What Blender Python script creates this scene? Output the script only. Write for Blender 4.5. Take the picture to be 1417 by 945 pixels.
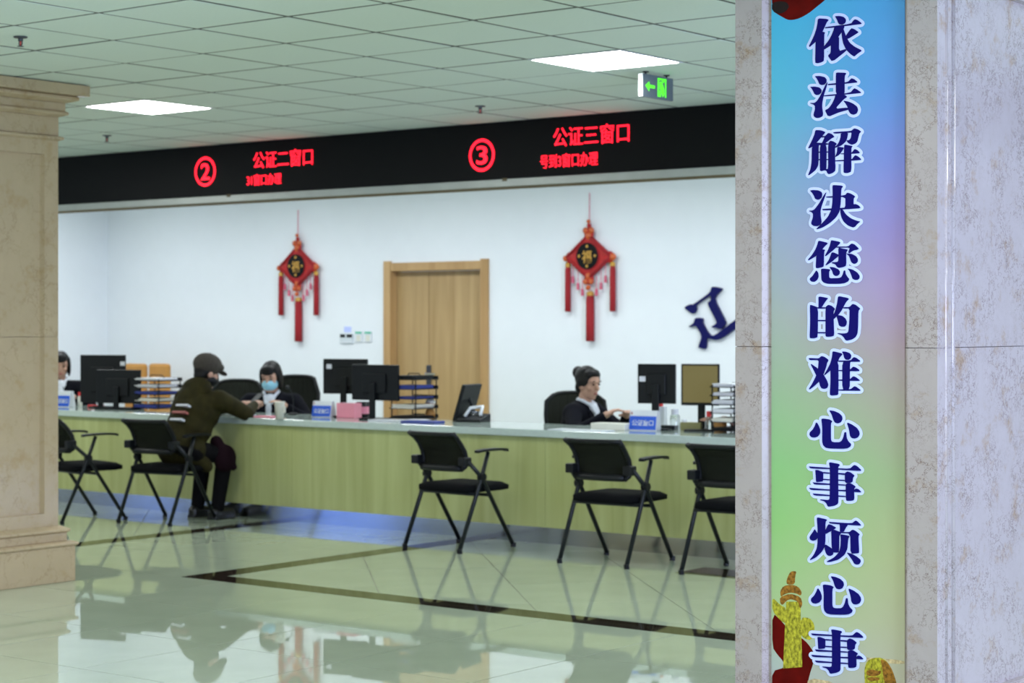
import bpy, bmesh, math, random
from mathutils import Vector, Matrix, Euler
from mathutils.geometry import tessellate_polygon
random.seed(7)
S = bpy.context.scene
for o in list(bpy.data.objects): bpy.data.objects.remove(o)
C = S.collection
PI = math.pi

# ------------------------------------------------------------------ camera
EYE = 1.5; FOC = 2680.0; YAW = math.radians(37.7); HOR = 449.0
cd = bpy.data.cameras.new('camera'); cam = bpy.data.objects.new('camera', cd); C.objects.link(cam)
cam.location = (0, 0, EYE); cam.rotation_euler = (PI/2, 0, YAW)
cd.sensor_width = 36; cd.lens = FOC/1417*36; cd.shift_y = (HOR-472.5)/1417
cd.clip_start = .05; cd.clip_end = 200
cd.dof.use_dof = True; cd.dof.focus_distance = 6.1; cd.dof.aperture_fstop = 5.4
S.camera = cam
# ------------------------------------------------------------------ world, exposure
w = bpy.data.worlds.new('world'); S.world = w; w.use_nodes = True
w.node_tree.nodes['Background'].inputs[0].default_value = (.80, .90, 1, 1)
w.node_tree.nodes['Background'].inputs[1].default_value = .36
S.view_settings.view_transform = 'Standard'; S.view_settings.look = 'None'
S.view_settings.gamma = 1; S.view_settings.use_curve_mapping = False
S.view_settings.exposure = 0.0
# ------------------------------------------------------------------ large lights
def area(name, loc, rot, sx, sy, e, col):
    l = bpy.data.lights.new(name, 'AREA'); l.shape = 'RECTANGLE'; l.size = sx; l.size_y = sy
    l.energy = e; l.color = col
    o = bpy.data.objects.new(name, l); C.objects.link(o); o.location = loc; o.rotation_euler = rot
    return o
HALL_E, STAFF_E = 54, 28
for x in (-13.12, -2.31, 1.3):
    area('hall_lamp', (x, 8.47, 2.885), (0, 0, 0), .57, .57, HALL_E, (1, 1, .95))
for y in (3.55, -.2):
    for x in (-13.12, -9.52, -5.92, -2.31, 1.3):
        area('hall_lamp', (x, y, 2.885), (0, 0, 0), .57, .57, HALL_E, (1, 1, .95))
for x in (-15.0, -13.12, -11.3, -9.5, -7.7, -5.92, -4.1):      # the ceiling panels over the clerks, behind the sign board
    area('staff_lamp', (x, 12.15, 2.88), (0, 0, 0), .58, .58, STAFF_E, (.93, .97, 1))
# added blue-violet light, source unseen, right of frame; blue screens behind camera on left
area('right_blue_light', (3.6, 4.1, 1.7), (0, math.radians(90), 0), 2.4, 3.2, 640, (.52, .60, 1))
for x, sx in ((-19.5, 1.5), (-23.75, .7)):
    area('blue_screen_light', (x, 0, 1.35), (math.radians(90), 0, 0), sx, .9, 13*sx, (.12, .28, 1))

# ------------------------------------------------------------------ pixel -> world on a given plane
def ray(u, v):
    a = (u-708.5)/FOC; b = (HOR-v)/FOC
    s, c = math.sin(YAW), math.cos(YAW)
    return Vector((-s+a*c, c+a*s, b))
def at_z(u, v, z): d = ray(u, v); return d*((z-EYE)/d.z)+Vector((0, 0, EYE))
def at_y(u, v, y): d = ray(u, v); return d*(y/d.y)+Vector((0, 0, EYE))

# ------------------------------------------------------------------ materials
def lin(c):
    return tuple(((x/255)/12.92 if x/255 <= .04045 else ((x/255+.055)/1.055)**2.4) for x in c)
def mat(name, col, rough=.5, metal=0, var=.06, scale=(6, 6, 6), bump=0, emis=None, estr=0, alpha=None, trans=0, coat=0, ior=1.5, detail=4, spec=.5):
    m = bpy.data.materials.new(name); m.use_nodes = True
    nt = m.node_tree; N = nt.nodes; L = nt.links; b = N['Principled BSDF']
    b.inputs['Roughness'].default_value = rough; b.inputs['Metallic'].default_value = metal
    b.inputs['IOR'].default_value = ior; b.inputs['Specular IOR Level'].default_value = spec
    if trans: b.inputs['Transmission Weight'].default_value = trans
    if coat: b.inputs['Coat Weight'].default_value = coat; b.inputs['Coat Roughness'].default_value = .05
    tc = N.new('ShaderNodeTexCoord'); mp = N.new('ShaderNodeMapping'); mp.inputs['Scale'].default_value = scale
    nz = N.new('ShaderNodeTexNoise'); nz.inputs['Scale'].default_value = 1; nz.inputs['Detail'].default_value = detail
    L.new(tc.outputs['Object'], mp.inputs[0]); L.new(mp.outputs[0], nz.inputs['Vector'])
    r = N.new('ShaderNodeValToRGB'); r.color_ramp.elements[0].position = .3; r.color_ramp.elements[1].position = .7
    c = Vector(col[:3])
    r.color_ramp.elements[0].color = (*(c*(1-var)), 1); r.color_ramp.elements[1].color = (*(c*(1+var)), 1)
    L.new(nz.outputs['Fac'], r.inputs[0]); L.new(r.outputs[0], b.inputs['Base Color'])
    if bump:
        bp = N.new('ShaderNodeBump'); bp.inputs['Strength'].default_value = bump; bp.inputs['Distance'].default_value = .004
        L.new(nz.outputs['Fac'], bp.inputs['Height']); L.new(bp.outputs[0], b.inputs['Normal'])
    if emis: b.inputs['Emission Color'].default_value = (*emis, 1); b.inputs['Emission Strength'].default_value = estr
    if alpha is not None: b.inputs['Alpha'].default_value = alpha
    return m
def wood(name, c1, c2, rough=.35):
    m = mat(name, c1, rough); nt = m.node_tree; N = nt.nodes; L = nt.links
    nz = [n for n in N if n.type == 'TEX_NOISE'][0]; mp = [n for n in N if n.type == 'MAPPING'][0]; r = [n for n in N if n.type == 'VALTORGB'][0]
    mp.inputs['Scale'].default_value = (9, 9, .55); nz.inputs['Detail'].default_value = 5; nz.inputs['Distortion'].default_value = .7
    r.color_ramp.elements[0].color = (*c1, 1); r.color_ramp.elements[1].color = (*c2, 1)
    r.color_ramp.elements[0].position = .28; r.color_ramp.elements[1].position = .72
    mid = Vector(c1)*.5+Vector(c2)*.5
    e = r.color_ramp.elements.new(.5); e.color = (*mid, 1)
    return m
def marble(name, base, vein, vscale=9, amount=.5, rough=.16, patch=2.2, spots=None):
    m = bpy.data.materials.new(name); m.use_nodes = True
    nt = m.node_tree; N = nt.nodes; L = nt.links; b = N['Principled BSDF']; b.inputs['Roughness'].default_value = rough
    tc = N.new('ShaderNodeTexCoord')
    n1 = N.new('ShaderNodeTexNoise'); n1.inputs['Scale'].default_value = vscale*.55; n1.inputs['Detail'].default_value = 7; n1.inputs['Roughness'].default_value = .68
    L.new(tc.outputs['Object'], n1.inputs['Vector'])
    mx = N.new('ShaderNodeMixRGB'); mx.blend_type = 'ADD'; mx.inputs[0].default_value = .34
    L.new(tc.outputs['Object'], mx.inputs[1]); L.new(n1.outputs['Color'], mx.inputs[2])
    mp = N.new('ShaderNodeMapping'); mp.inputs['Scale'].default_value = (1, 1, .62); L.new(mx.outputs[0], mp.inputs[0])
    vo = N.new('ShaderNodeTexVoronoi'); vo.feature = 'DISTANCE_TO_EDGE'; vo.inputs['Scale'].default_value = vscale
    L.new(mp.outputs[0], vo.inputs['Vector'])
    rv = N.new('ShaderNodeValToRGB'); rv.color_ramp.elements[0].position = .0; rv.color_ramp.elements[0].color = (1, 1, 1, 1)
    rv.color_ramp.elements[1].position = .035; rv.color_ramp.elements[1].color = (0, 0, 0, 1)
    L.new(vo.outputs['Distance'], rv.inputs[0])
    n2 = N.new('ShaderNodeTexNoise'); n2.inputs['Scale'].default_value = patch*2; n2.inputs['Detail'].default_value = 5
    L.new(tc.outputs['Object'], n2.inputs['Vector'])
    rp = N.new('ShaderNodeValToRGB'); rp.color_ramp.elements[0].position = .38; rp.color_ramp.elements[1].position = .56
    L.new(n2.outputs['Fac'], rp.inputs[0])
    mu = N.new('ShaderNodeMath'); mu.operation = 'MULTIPLY'; L.new(rv.outputs[0], mu.inputs[0]); L.new(rp.outputs[0], mu.inputs[1])
    mu2 = N.new('ShaderNodeMath'); mu2.operation = 'MULTIPLY'; mu2.inputs[1].default_value = amount; L.new(mu.outputs[0], mu2.inputs[0])
    n3 = N.new('ShaderNodeTexNoise'); n3.inputs['Scale'].default_value = patch*3.2; n3.inputs['Detail'].default_value = 8; n3.inputs['Roughness'].default_value = .7
    L.new(tc.outputs['Object'], n3.inputs['Vector'])
    rb = N.new('ShaderNodeValToRGB'); rb.color_ramp.elements[0].position = .3; rb.color_ramp.elements[1].position = .68
    bb = Vector(base); sp = Vector(spots) if spots else bb*.82
    rb.color_ramp.elements[0].color = (*sp, 1); rb.color_ramp.elements[1].color = (*(bb*1.06), 1)
    e = rb.color_ramp.elements.new(.45); e.color = (*bb, 1)
    L.new(n3.outputs['Fac'], rb.inputs[0])
    m2 = N.new('ShaderNodeMixRGB'); L.new(mu2.outputs[0], m2.inputs[0]); L.new(rb.outputs[0], m2.inputs[1]); m2.inputs[2].default_value = (*vein, 1)
    L.new(m2.outputs[0], b.inputs['Base Color'])
    return m
M = {}
M['wall'] = mat('white_paint', (.80, .84, .88), .6, var=.01)
M['ceil'] = mat('mineral_ceiling_tile', (.67, .755, .725), .85, var=.015, scale=(60, 60, 60), bump=.15)
M['ceilback'] = mat('ceiling_grid_grey', (.09, .10, .095), .7)
M['tile'] = mat('polished_cream_floor_tile', (.43, .505, .395), .018, var=.05, scale=(3, 3, 3), ior=1.85)
M['grout'] = mat('grout', (.07, .07, .055), .6)
M['band'] = mat('dark_brown_stone_inlay', (.026, .020, .014), .03, var=.25, scale=(20, 20, 20), ior=1.6)
M['stone_l'] = marble('beige_marble', (.54, .42, .285), (.28, .17, .08), 8, .4, .2, 2.0, (.48, .345, .195))
M['stone_r'] = marble('veined_beige_marble', (.34, .302, .293), (.075, .028, .018), 19, .95, .14, 3.2, (.285, .205, .145))
M['cwood'] = wood('pale_laminate', (.345, .37, .135), (.475, .525, .23))
M['dwood'] = wood('door_veneer', (.37, .24, .10), (.50, .345, .165))
M['dframe'] = wood('door_frame_veneer', (.42, .25, .10), (.55, .35, .16))
M['top'] = mat('pale_green_grey_worktop', (.50, .60, .56), .04, var=.03, scale=(40, 40, 40))
M['steel'] = mat('brushed_steel', (.42, .45, .48), .16, 1, var=.1, scale=(2, 60, 2))
M['chrome'] = mat('chrome', (.7, .7, .7), .15, 1)
M['darksteel'] = mat('dark_steel', (.10, .11, .13), .4, .8)
M['black'] = mat('black_plastic', (.006, .0075, .009), .45, spec=.25)
M['tube'] = mat('black_coated_tube', (.005, .008, .010), .35, spec=.3)
M['meshcloth'] = mat('black_me sh_cloth', (.012, .014, .010), .8, scale=(400, 400, 400), var=.5, alpha=.93, spec=.1)
M['foam'] = mat('black_seat_cloth', (.003, .0035, .0045), .9, var=.3, scale=(200, 200, 200), spec=.1)
M['board'] = mat('black_display_board', (.003, .0035, .0045), .5, spec=.15)
M['trimm'] = mat('pale_metal_trim', (.45, .48, .46), .4, .4)
M['brown'] = mat('brown_edge', (.13, .10, .05), .5)
M['red_led'] = mat('red_lit_letters', (.3, .0, .01), .5, emis=(1, .008, .024), estr=3.2)
M['lamp'] = mat('lit_diffuser', (.9, .9, .9), .5, emis=(1, 1, .97), estr=26)
M['white'] = mat('white_plastic', (.72, .76, .80), .35)
M['offwhite'] = mat('off_white', (.70, .70, .62), .45)
M['paper'] = mat('paper', (.70, .72, .76), .8)
M['blue'] = mat('blue_plate', (.012, .10, .62), .4)
M['navyletter'] = mat('navy_wall_letter', (.003, .004, .085), .4, spec=.2)
M['sign_green'] = mat('lit_green', (.05, .5, .02), .4, emis=(.12, 1, .03), estr=.95)
M['sign_grey'] = mat('exit_sign_grey', (.10, .13, .16), .35)
M['redsilk'] = mat('red_silk', (.42, .008, .008), .6, var=.2, scale=(30, 30, 30))
M['redtassel'] = mat('dark_red_tassel', (.32, .006, .012), .75, var=.25, scale=(150, 150, 5))
M['pink'] = mat('pink_tassel', (.62, .12, .20), .7)
M['gold'] = mat('gold_thread', (.55, .30, .05), .4, .3)
M['orange'] = mat('orange_bead', (.55, .10, .02), .35)
M['skin'] = mat('skin', (.50, .29, .21), .5, var=.05, scale=(20, 20, 20))
M['hair'] = mat('black_hair', (.004, .0035, .004), .5, var=.4, scale=(80, 80, 8), spec=.25)
M['suit'] = mat('black_suit_cloth', (.0035, .004, .008), .85, var=.2, scale=(60, 60, 60), spec=.1)
M['shirt'] = mat('white_shirt', (.62, .66, .74), .7)
M['mask'] = mat('pale_blue_mask', (.30, .60, .74), .8, scale=(20, 20, 90), var=.08)
M['olive'] = mat('olive_padded_jacket', (.022, .019, .0045), .8, var=.3, scale=(14, 14, 14), bump=.3, spec=.15)
M['trouser'] = mat('black_trousers', (.0035, .0035, .0045), .85, spec=.1)
M['cap'] = mat('grey_brown_tweed', (.045, .039, .032), .9, var=.3, scale=(120, 120, 120))
M['shoe'] = mat('black_leather', (.008, .008, .008), .35)
M['lip'] = mat('lips', (.36, .10, .09), .5)
M['eye'] = mat('dark_eye', (.012, .009, .008), .25)
M['screen_olive'] = mat('olive_lit_screen', (.05, .045, .02), .3, emis=(.13, .105, .03), estr=1.0)
M['screen'] = mat('dark_screen', (.0025, .003, .0045), .5, spec=.2)
M['tan'] = mat('tan_leather', (.52, .25, .055), .55)
M['glass'] = mat('clear_glass', (.9, .95, .95), .05, trans=.9)
M['redcap'] = mat('red_cap', (.75, .03, .03), .4)
M['bluefile'] = mat('blue_folder', (.03, .05, .28), .5)
M['pinkbox'] = mat('pink_card', (.80, .28, .36), .6)
M['olivebox'] = mat('olive_card', (.24, .23, .09), .6)
M['thermo'] = mat('pale_grey_plate', (.62, .68, .72), .4)
M['greenled'] = mat('green_strip', (.10, .50, .33), .4)
M['maroon'] = mat('maroon_cloth', (.010, .003, .006), .85, spec=.1)
M['print_navy'] = mat('navy_print', (.0025, .0015, .105), .5, var=.03, spec=.1)
M['print_halo'] = mat('pale_blue_print', (.52, .60, .98), .35, var=.02)
M['print_red'] = mat('dark_red_print', (.095, .0025, .0015), .5, var=.4, scale=(9, 9, 9), spec=.06)
M['print_black'] = mat('black_print', (.010, .004, .004), .4, spec=.2)
M['print_gold'] = mat('yellow_green_print', (.31, .29, .022), .4, var=.75, scale=(110, 110, 70), spec=.2, detail=8)
M['print_brown'] = mat('brown_print', (.22, .10, .012), .4, var=.7, scale=(90, 90, 90), spec=.2, detail=8)
M['print_beige'] = mat('beige_print', (.45, .36, .20), .35, var=.5, scale=(60, 60, 60))

# ------------------------------------------------------------------ mesh helpers
class MB:
    def __init__(s): s.v = []; s.f = []
    def add(s, vs, fs):
        n = len(s.v); s.v += [tuple(x) for x in vs]; s.f += [tuple(i+n for i in f) for f in fs]; return s
    def box(s, x0, x1, y0, y1, z0, z1, mt=None):
        vs = [Vector((x, y, z)) for z in (z0, z1) for y in (y0, y1) for x in (x0, x1)]
        if mt: vs = [mt @ q for q in vs]
        return s.add(vs, [(0, 2, 3, 1), (4, 5, 7, 6), (0, 1, 5, 4), (2, 6, 7, 3), (0, 4, 6, 2), (1, 3, 7, 5)])
    def prism(s, pts, fn, d0, d1):
        """pts: 2-D outline; fn(x, y, depth) -> 3-D"""
        n = len(pts); a = [fn(x, y, d0) for x, y in pts]; b = [fn(x, y, d1) for x, y in pts]
        tri = tessellate_polygon([[Vector((x, y, 0)) for x, y in pts]])
        fs = [tuple(t) for t in tri]+[tuple(i+n for i in reversed(t)) for t in tri]
        fs += [(i, (i+1) % n, n+(i+1) % n, n+i) for i in range(n)]
        return s.add(a+b, fs)
    def tube(s, p0, p1, r0, r1=None, n=10, cap=True):
        p0 = Vector(p0); p1 = Vector(p1); r1 = r0 if r1 is None else r1
        d = (p1-p0).normalized(); a = d.orthogonal().normalized(); b = d.cross(a)
        vs = []
        for p, r in ((p0, r0), (p1, r1)):
            for k in range(n):
                t = 2*PI*k/n; vs.append(p+a*math.cos(t)*r+b*math.sin(t)*r)
        fs = [(k, (k+1) % n, n+(k+1) % n, n+k) for k in range(n)]
        if cap: fs += [tuple(reversed(range(n))), tuple(range(n, 2*n))]
        return s.add(vs, fs)
    def path(s, pts, r, n=10):
        """one swept tube with mitred bends"""
        P = [Vector(p) for p in pts]; k = len(P); T = []
        for i in range(k):
            a = (P[i]-P[i-1]).normalized() if i else (P[1]-P[0]).normalized()
            b = (P[i+1]-P[i]).normalized() if i < k-1 else a
            T.append((a, b, (a+b).normalized()))
        u = T[0][2].orthogonal().normalized(); vs = []
        for i in range(k):
            t = T[i][2]; u = (u-t*u.dot(t)).normalized(); v = t.cross(u)
            c = max(.5, T[i][0].dot(t)); bis = (T[i][1]-T[i][0]); bis = bis.normalized() if bis.length > 1e-5 else None
            for q in range(n):
                d = (u*math.cos(2*PI*q/n)+v*math.sin(2*PI*q/n))*r
                if bis is not None: d = d+bis*d.dot(bis)*(1/c-1)
                vs.append(P[i]+d)
        fs = [(i*n+q, i*n+(q+1) % n, (i+1)*n+(q+1) % n, (i+1)*n+q) for i in range(k-1) for q in range(n)]
        fs += [tuple(reversed(range(n))), tuple(range((k-1)*n, k*n))]
        return s.add(vs, fs)
    def ell(s, c, r, rot=None, n=14, m=9):
        c = Vector(c); R = rot if rot is not None else Matrix.Identity(3)
        vs = [c+R @ Vector((0, 0, -r[2]))]
        for i in range(1, m):
            ph = -PI/2+PI*i/m
            for k in range(n):
                t = 2*PI*k/n; vs.append(c+R @ Vector((r[0]*math.cos(ph)*math.cos(t), r[1]*math.cos(ph)*math.sin(t), r[2]*math.sin(ph))))
        vs.append(c+R @ Vector((0, 0, r[2])))
        fs = [(0, 1+(k+1) % n, 1+k) for k in range(n)]
        for i in range(m-2):
            for k in range(n):
                a = 1+i*n+k; b = 1+i*n+(k+1) % n; fs.append((a, b, b+n, a+n))
        l = len(vs)-1; o = 1+(m-2)*n
        fs += [(o+k, o+(k+1) % n, l) for k in range(n)]
        return s.add(vs, fs)
    def capsule(s, p0, p1, r0, r1, n=14):
        s.tube(p0, p1, r0, r1, n=n); s.ell(p0, (r0,)*3, n=n); s.ell(p1, (r1,)*3, n=n); return s
    def lathe(s, c, prof, n=18, axis=None):
        c = Vector(c); vs = []; R = axis if axis is not None else Matrix.Identity(3)
        for r, z in prof:
            for k in range(n):
                t = 2*PI*k/n; vs.append(c+R @ Vector((r*math.cos(t), r*math.sin(t), z)))
        fs = [(i*n+k, i*n+(k+1) % n, (i+1)*n+(k+1) % n, (i+1)*n+k) for i in range(len(prof)-1) for k in range(n)]
        fs += [tuple(reversed(range(n))), tuple(range((len(prof)-1)*n, len(prof)*n))]
        return s.add(vs, fs)
    def frame(s, prof, x0, x1, y0, y1):
        """square moulding: prof of (overhang, z) round a rectangle, closed top and bottom"""
        vs = []
        for p, z in prof: vs += [(x0-p, y0-p, z), (x1+p, y0-p, z), (x1+p, y1+p, z), (x0-p, y1+p, z)]
        fs = [(i*4+k, i*4+(k+1) % 4, (i+1)*4+(k+1) % 4, (i+1)*4+k) for i in range(len(prof)-1) for k in range(4)]
        l = (len(prof)-1)*4
        fs += [(3, 2, 1, 0), (l, l+1, l+2, l+3)]
        return s.add(vs, fs)
    def mesh(s, name, m, smooth=False):
        me = bpy.data.meshes.new(name); me.from_pydata(s.v, [], s.f)
        bm = bmesh.new(); bm.from_mesh(me); bmesh.ops.recalc_face_normals(bm, faces=bm.faces); bm.to_mesh(me); bm.free()
        me.materials.append(m)
        if smooth:
            for p in me.polygons: p.use_smooth = True
        return me
    def build(s, name, m, parent=None, smooth=False, bevel=0, loc=None, rot=None, **kw):
        o = bpy.data.objects.new(name, s.mesh(name, m, smooth)); C.objects.link(o)
        if parent is not None: o.parent = parent
        if loc is not None: o.location = loc
        if rot is not None: o.rotation_euler = rot
        if bevel:
            b = o.modifiers.new('bevel', 'BEVEL'); b.width = bevel; b.segments = 2; b.limit_method = 'ANGLE'; b.angle_limit = .6
        for k, v in kw.items(): o[k] = v
        return o
def thing(name, label, cat, loc=(0, 0, 0), rz=0, group=None):
    o = bpy.data.objects.new(name, None); C.objects.link(o); o.empty_display_size = .1
    o.location = loc; o.rotation_euler = (0, 0, rz); o['label'] = label; o['category'] = cat
    if group: o['group'] = group
    return o
def tag(o, label, cat, group=None):
    o['label'] = label; o['category'] = cat
    if group: o['group'] = group
    return o
def copy_tree(o, parent=None):
    c = o.copy(); C.objects.link(c)
    if parent is not None: c.parent = parent
    for ch in [x for x in list(bpy.data.objects) if x.parent == o]: copy_tree(ch, c)
    return c
def organic(name, mb, voxel, m, parent=None, it=4, **kw):
    """one continuous skin over a union of closed solids"""
    o = bpy.data.objects.new('tmp', mb.mesh('tmp', m)); C.objects.link(o)
    r = o.modifiers.new('r', 'REMESH'); r.mode = 'VOXEL'; r.voxel_size = voxel
    sm = o.modifiers.new('s', 'SMOOTH'); sm.iterations = it; sm.factor = .5
    dg = bpy.context.evaluated_depsgraph_get(); dg.update()
    me = bpy.data.meshes.new_from_object(o.evaluated_get(dg)); me.name = name
    bpy.data.objects.remove(o)
    for p in me.polygons: p.use_smooth = True
    me.materials.clear(); me.materials.append(m)
    q = bpy.data.objects.new(name, me); C.objects.link(q)
    if parent is not None: q.parent = parent
    for k, v in kw.items(): q[k] = v
    return q
def text_obj(name, body, box, depth, m, parent, plane_y, bold=0.0):
    """lettering fitted into box=(x0,x1,z0,z1) on the plane y=plane_y, facing -y"""
    cu = bpy.data.curves.new(name, 'FONT'); cu.body = body; cu.extrude = .02; cu.offset = bold
    t = bpy.data.objects.new('tmp', cu); C.objects.link(t)
    dg = bpy.context.evaluated_depsgraph_get(); dg.update()
    me = bpy.data.meshes.new_from_object(t.evaluated_get(dg)); me.name = name
    bpy.data.objects.remove(t)
    xs = [v.co.x for v in me.vertices]; ys = [v.co.y for v in me.vertices]
    ax, bx, ay, by = min(xs), max(xs), min(ys), max(ys)
    for v in me.vertices:
        x = box[0]+(v.co.x-ax)/(bx-ax)*(box[1]-box[0]); z = box[2]+(v.co.y-ay)/(by-ay)*(box[3]-box[2])
        v.co = (x, plane_y-depth*(.5+v.co.z/.04), z)
    me.materials.clear(); me.materials.append(m)
    o = bpy.data.objects.new(name, me); C.objects.link(o); o.parent = parent
    return o

# ------------------------------------------------------------------ floor
FX = (-17.0, 4.0)
fl = MB().box(-17, 4, -3, 14.2, -.1, -.0022).build('floor', M['grout'], kind='structure')
TX = -5.874; TS = .777
BAY = (-8.6, 7.91); BW = .19
def clip_poly(poly, x0, x1, y0, y1):
    for ax, lim, sg in ((0, x0, 1), (0, x1, -1), (1, y0, 1), (1, y1, -1)):
        out = []
        for i in range(len(poly)):
            a, b = poly[i], poly[(i+1) % len(poly)]
            ia, ib = sg*(a[ax]-lim) >= 0, sg*(b[ax]-lim) >= 0
            if ia: out.append(a)
            if ia != ib:
                t = (lim-a[ax])/(b[ax]-a[ax]); out.append((a[0]+(b[0]-a[0])*t, a[1]+(b[1]-a[1])*t))
        poly = out
        if len(poly) < 3: return None
    return poly
def area2(p): return abs(sum(p[i][0]*p[(i+1) % len(p)][1]-p[(i+1) % len(p)][0]*p[i][1] for i in range(len(p))))/2
ntile = 0
def tile(poly):
    global ntile
    cx = sum(p[0] for p in poly)/len(poly); cy = sum(p[1] for p in poly)/len(poly)
    pts = []
    for x, y in poly:
        d = math.hypot(x-cx, y-cy); k = 1-.0036/max(d, .01); pts.append(((x-cx)*k, (y-cy)*k))
    dz = random.uniform(-.0003, .0003)
    o = MB().prism(pts, lambda x, y, d: (x, y, d), -.0021, dz).build('floor_tile', M['tile'], fl)
    o.location = (cx, cy, 0); ntile += 1
# straight tiles in front of the bands and in the aisle between the bays
def straight(x0, x1, y0, y1):
    n0 = math.floor((x0-TX)/TS); n1 = math.ceil((x1-TX)/TS); r0 = math.floor((y0-7.11)/.79); r1 = math.ceil((y1-7.11)/.79)
    for i in range(n0, n1):
        for j in range(r0, r1):
            a, b = TX+i*TS, 7.11+j*.79
            p = clip_poly([(a, b), (a+TS, b), (a+TS, b+.79), (a, b+.79)], x0, x1, y0, y1)
            if p and area2(p) > .003: tile(p)
straight(-12.1, -1.0, 4.74, 7.908)
straight(-10.33, -8.602, 7.91, 10.66)
def diagonal(x0, x1, y0, y1, off=.9):
    s = 1.1
    for i in range(-14, 30):
        for j in range(-34, 4):
            c0 = off+s*i; c1 = off+s*(i+1); e0 = s*j-8.0; e1 = s*(j+1)-8.0      # x+y = c, x-y = e
            q = [((c0+e0)/2, (c0-e0)/2), ((c1+e0)/2, (c1-e0)/2), ((c1+e1)/2, (c1-e1)/2), ((c0+e1)/2, (c0-e1)/2)]
            p = clip_poly(q, x0, x1, y0, y1)
            if p and area2(p) > .004: tile(p)
diagonal(-8.41, -4.2, 8.10, 10.66)
diagonal(-14.0, -10.52, 8.10, 10.66)
# big plain remainder (out of view) as wide slabs
for b in ((-17, -12.1, -3, 7.91), (-12.1, 4, -3, 4.74), (-1.0, 4, 4.74, 7.91), (-4.2, 4, 7.91, 10.66), (-17, -14.0, 7.91, 10.66), (-17, 4, 10.66, 14.2)):
    MB().box(b[0], b[1], b[2], b[3], -.0021, 0).build('floor_slab', M['tile'], fl)
for b in ((-8.6, -4.2, 7.91, 8.10), (-8.6, -8.41, 8.10, 10.66), (-10.52, -10.33, 8.10, 10.66), (-14, -10.33, 7.91, 8.10)):
    MB().box(b[0], b[1], b[2], b[3], -.0021, .0004).build('inlay_strip', M['band'], fl)
MB().box(-6.38, -5.4, 9.86, 10.2, -.0021, .0009).build('inlay_strip', M['band'], fl)

# ------------------------------------------------------------------ ceiling
CZ = 2.904; GX, GY, GS = -6.215, 6.37, .6
ce = MB().box(-17, 4, -3, 10.6, CZ+.02, CZ+.12).build('ceiling', M['ceilback'], kind='structure')
LIT = {(-6, 3), (0, 3)}
tm = None
for i in range(-17, 7):
    for j in range(-3, 7):
        if (i, j) in LIT: continue
        if tm is None: tm = MB().frame([(-.001, .016), (-.001, .004), (-.0042, 0.0)][::-1], -.2885, .2885, -.2885, .2885).mesh('ceiling_tile', M['ceil'])
        o = bpy.data.objects.new('ceiling_tile', tm); C.objects.link(o); o.parent = ce
        o.location = (GX+(i+.5)*GS, GY+(j+.5)*GS, CZ+random.uniform(-.001, .001))
        o.rotation_euler = (random.uniform(-.002, .002), random.uniform(-.002, .002), random.choice((0, PI/2, PI)))
for i in range(-17, 8):
    MB().box(GX+i*GS-.011, GX+i*GS+.011, GY-3*GS, 10.57, CZ+.0015, CZ+.02).build('grid_bar', M['ceilback'], ce)
for j in range(-3, 8):
    MB().box(GX-17*GS, GX+7*GS, GY+j*GS-.011, GY+j*GS+.011 if j < 7 else 10.57, CZ+.0018, CZ+.02).build('grid_bar', M['ceilback'], ce)
for b in ((-17, 4, -3, GY-3*GS), (-17, GX-17*GS, GY-3*GS, 10.57), (GX+7*GS, 4, GY-3*GS, 10.57)):
    MB().box(b[0], b[1], b[2], b[3], CZ, CZ+.018).build('ceiling_panel', M['ceil'], ce)
MB().box(-17, 4, 10.7, 14.1, 2.93, 3.03).build('ceiling', M['ceil'], kind='structure')
for n, (i, j) in enumerate(sorted(LIT)):
    cx, cy = GX+(i+.5)*GS, GY+(j+.5)*GS
    t = thing('ceiling_light', ['square lit ceiling panel nearer the left marble column', 'square lit ceiling panel beside the green exit sign'][n], 'light', (cx, cy, CZ), 0, 'square ceiling lights')
    MB().box(-.297, .297, -.297, .297, .004, .017).build('housing', M['white'], t)
    f = MB()
    for a in ((-.297, .297, -.297, -.283), (-.297, .297, .283, .297), (-.297, -.283, -.283, .283), (.283, .297, -.283, .283)): f.box(*a, -.003, .004)
    f.build('light_frame', M['white'], t)
    MB().box(-.283, .283, -.283, .283, -.001, .004).build('diffuser', M['lamp'], t)

# ------------------------------------------------------------------ walls and door
WY = 13.8; WX = -16.15
dx0, dx1 = at_y(533, 449, WY).x, at_y(677, 449, WY).x; dzt = at_y(605, 361.5, WY).z
wb = MB()
wb.box(WX-.2, dx0+.03, WY, WY+.2, 0, 3.0).box(dx1-.03, -1, WY, WY+.2, 0, 3.0).box(dx0+.03, dx1-.03, WY, WY+.2, dzt-.03, 3.0)
wb.build('wall_back', M['wall'], kind='structure')
MB().box(WX-.2, WX, 10.7, WY, 0, 3.0).build('wall_left', M['wall'], kind='structure')
bb = MB(); bb.box(WX, dx0-.01, WY-.015, WY-.001, 0, .1).box(dx1+.01, -1, WY-.015, WY-.001, 0, .1)
bb.build('baseboard_back', M['trimm'], kind='structure')
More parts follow.
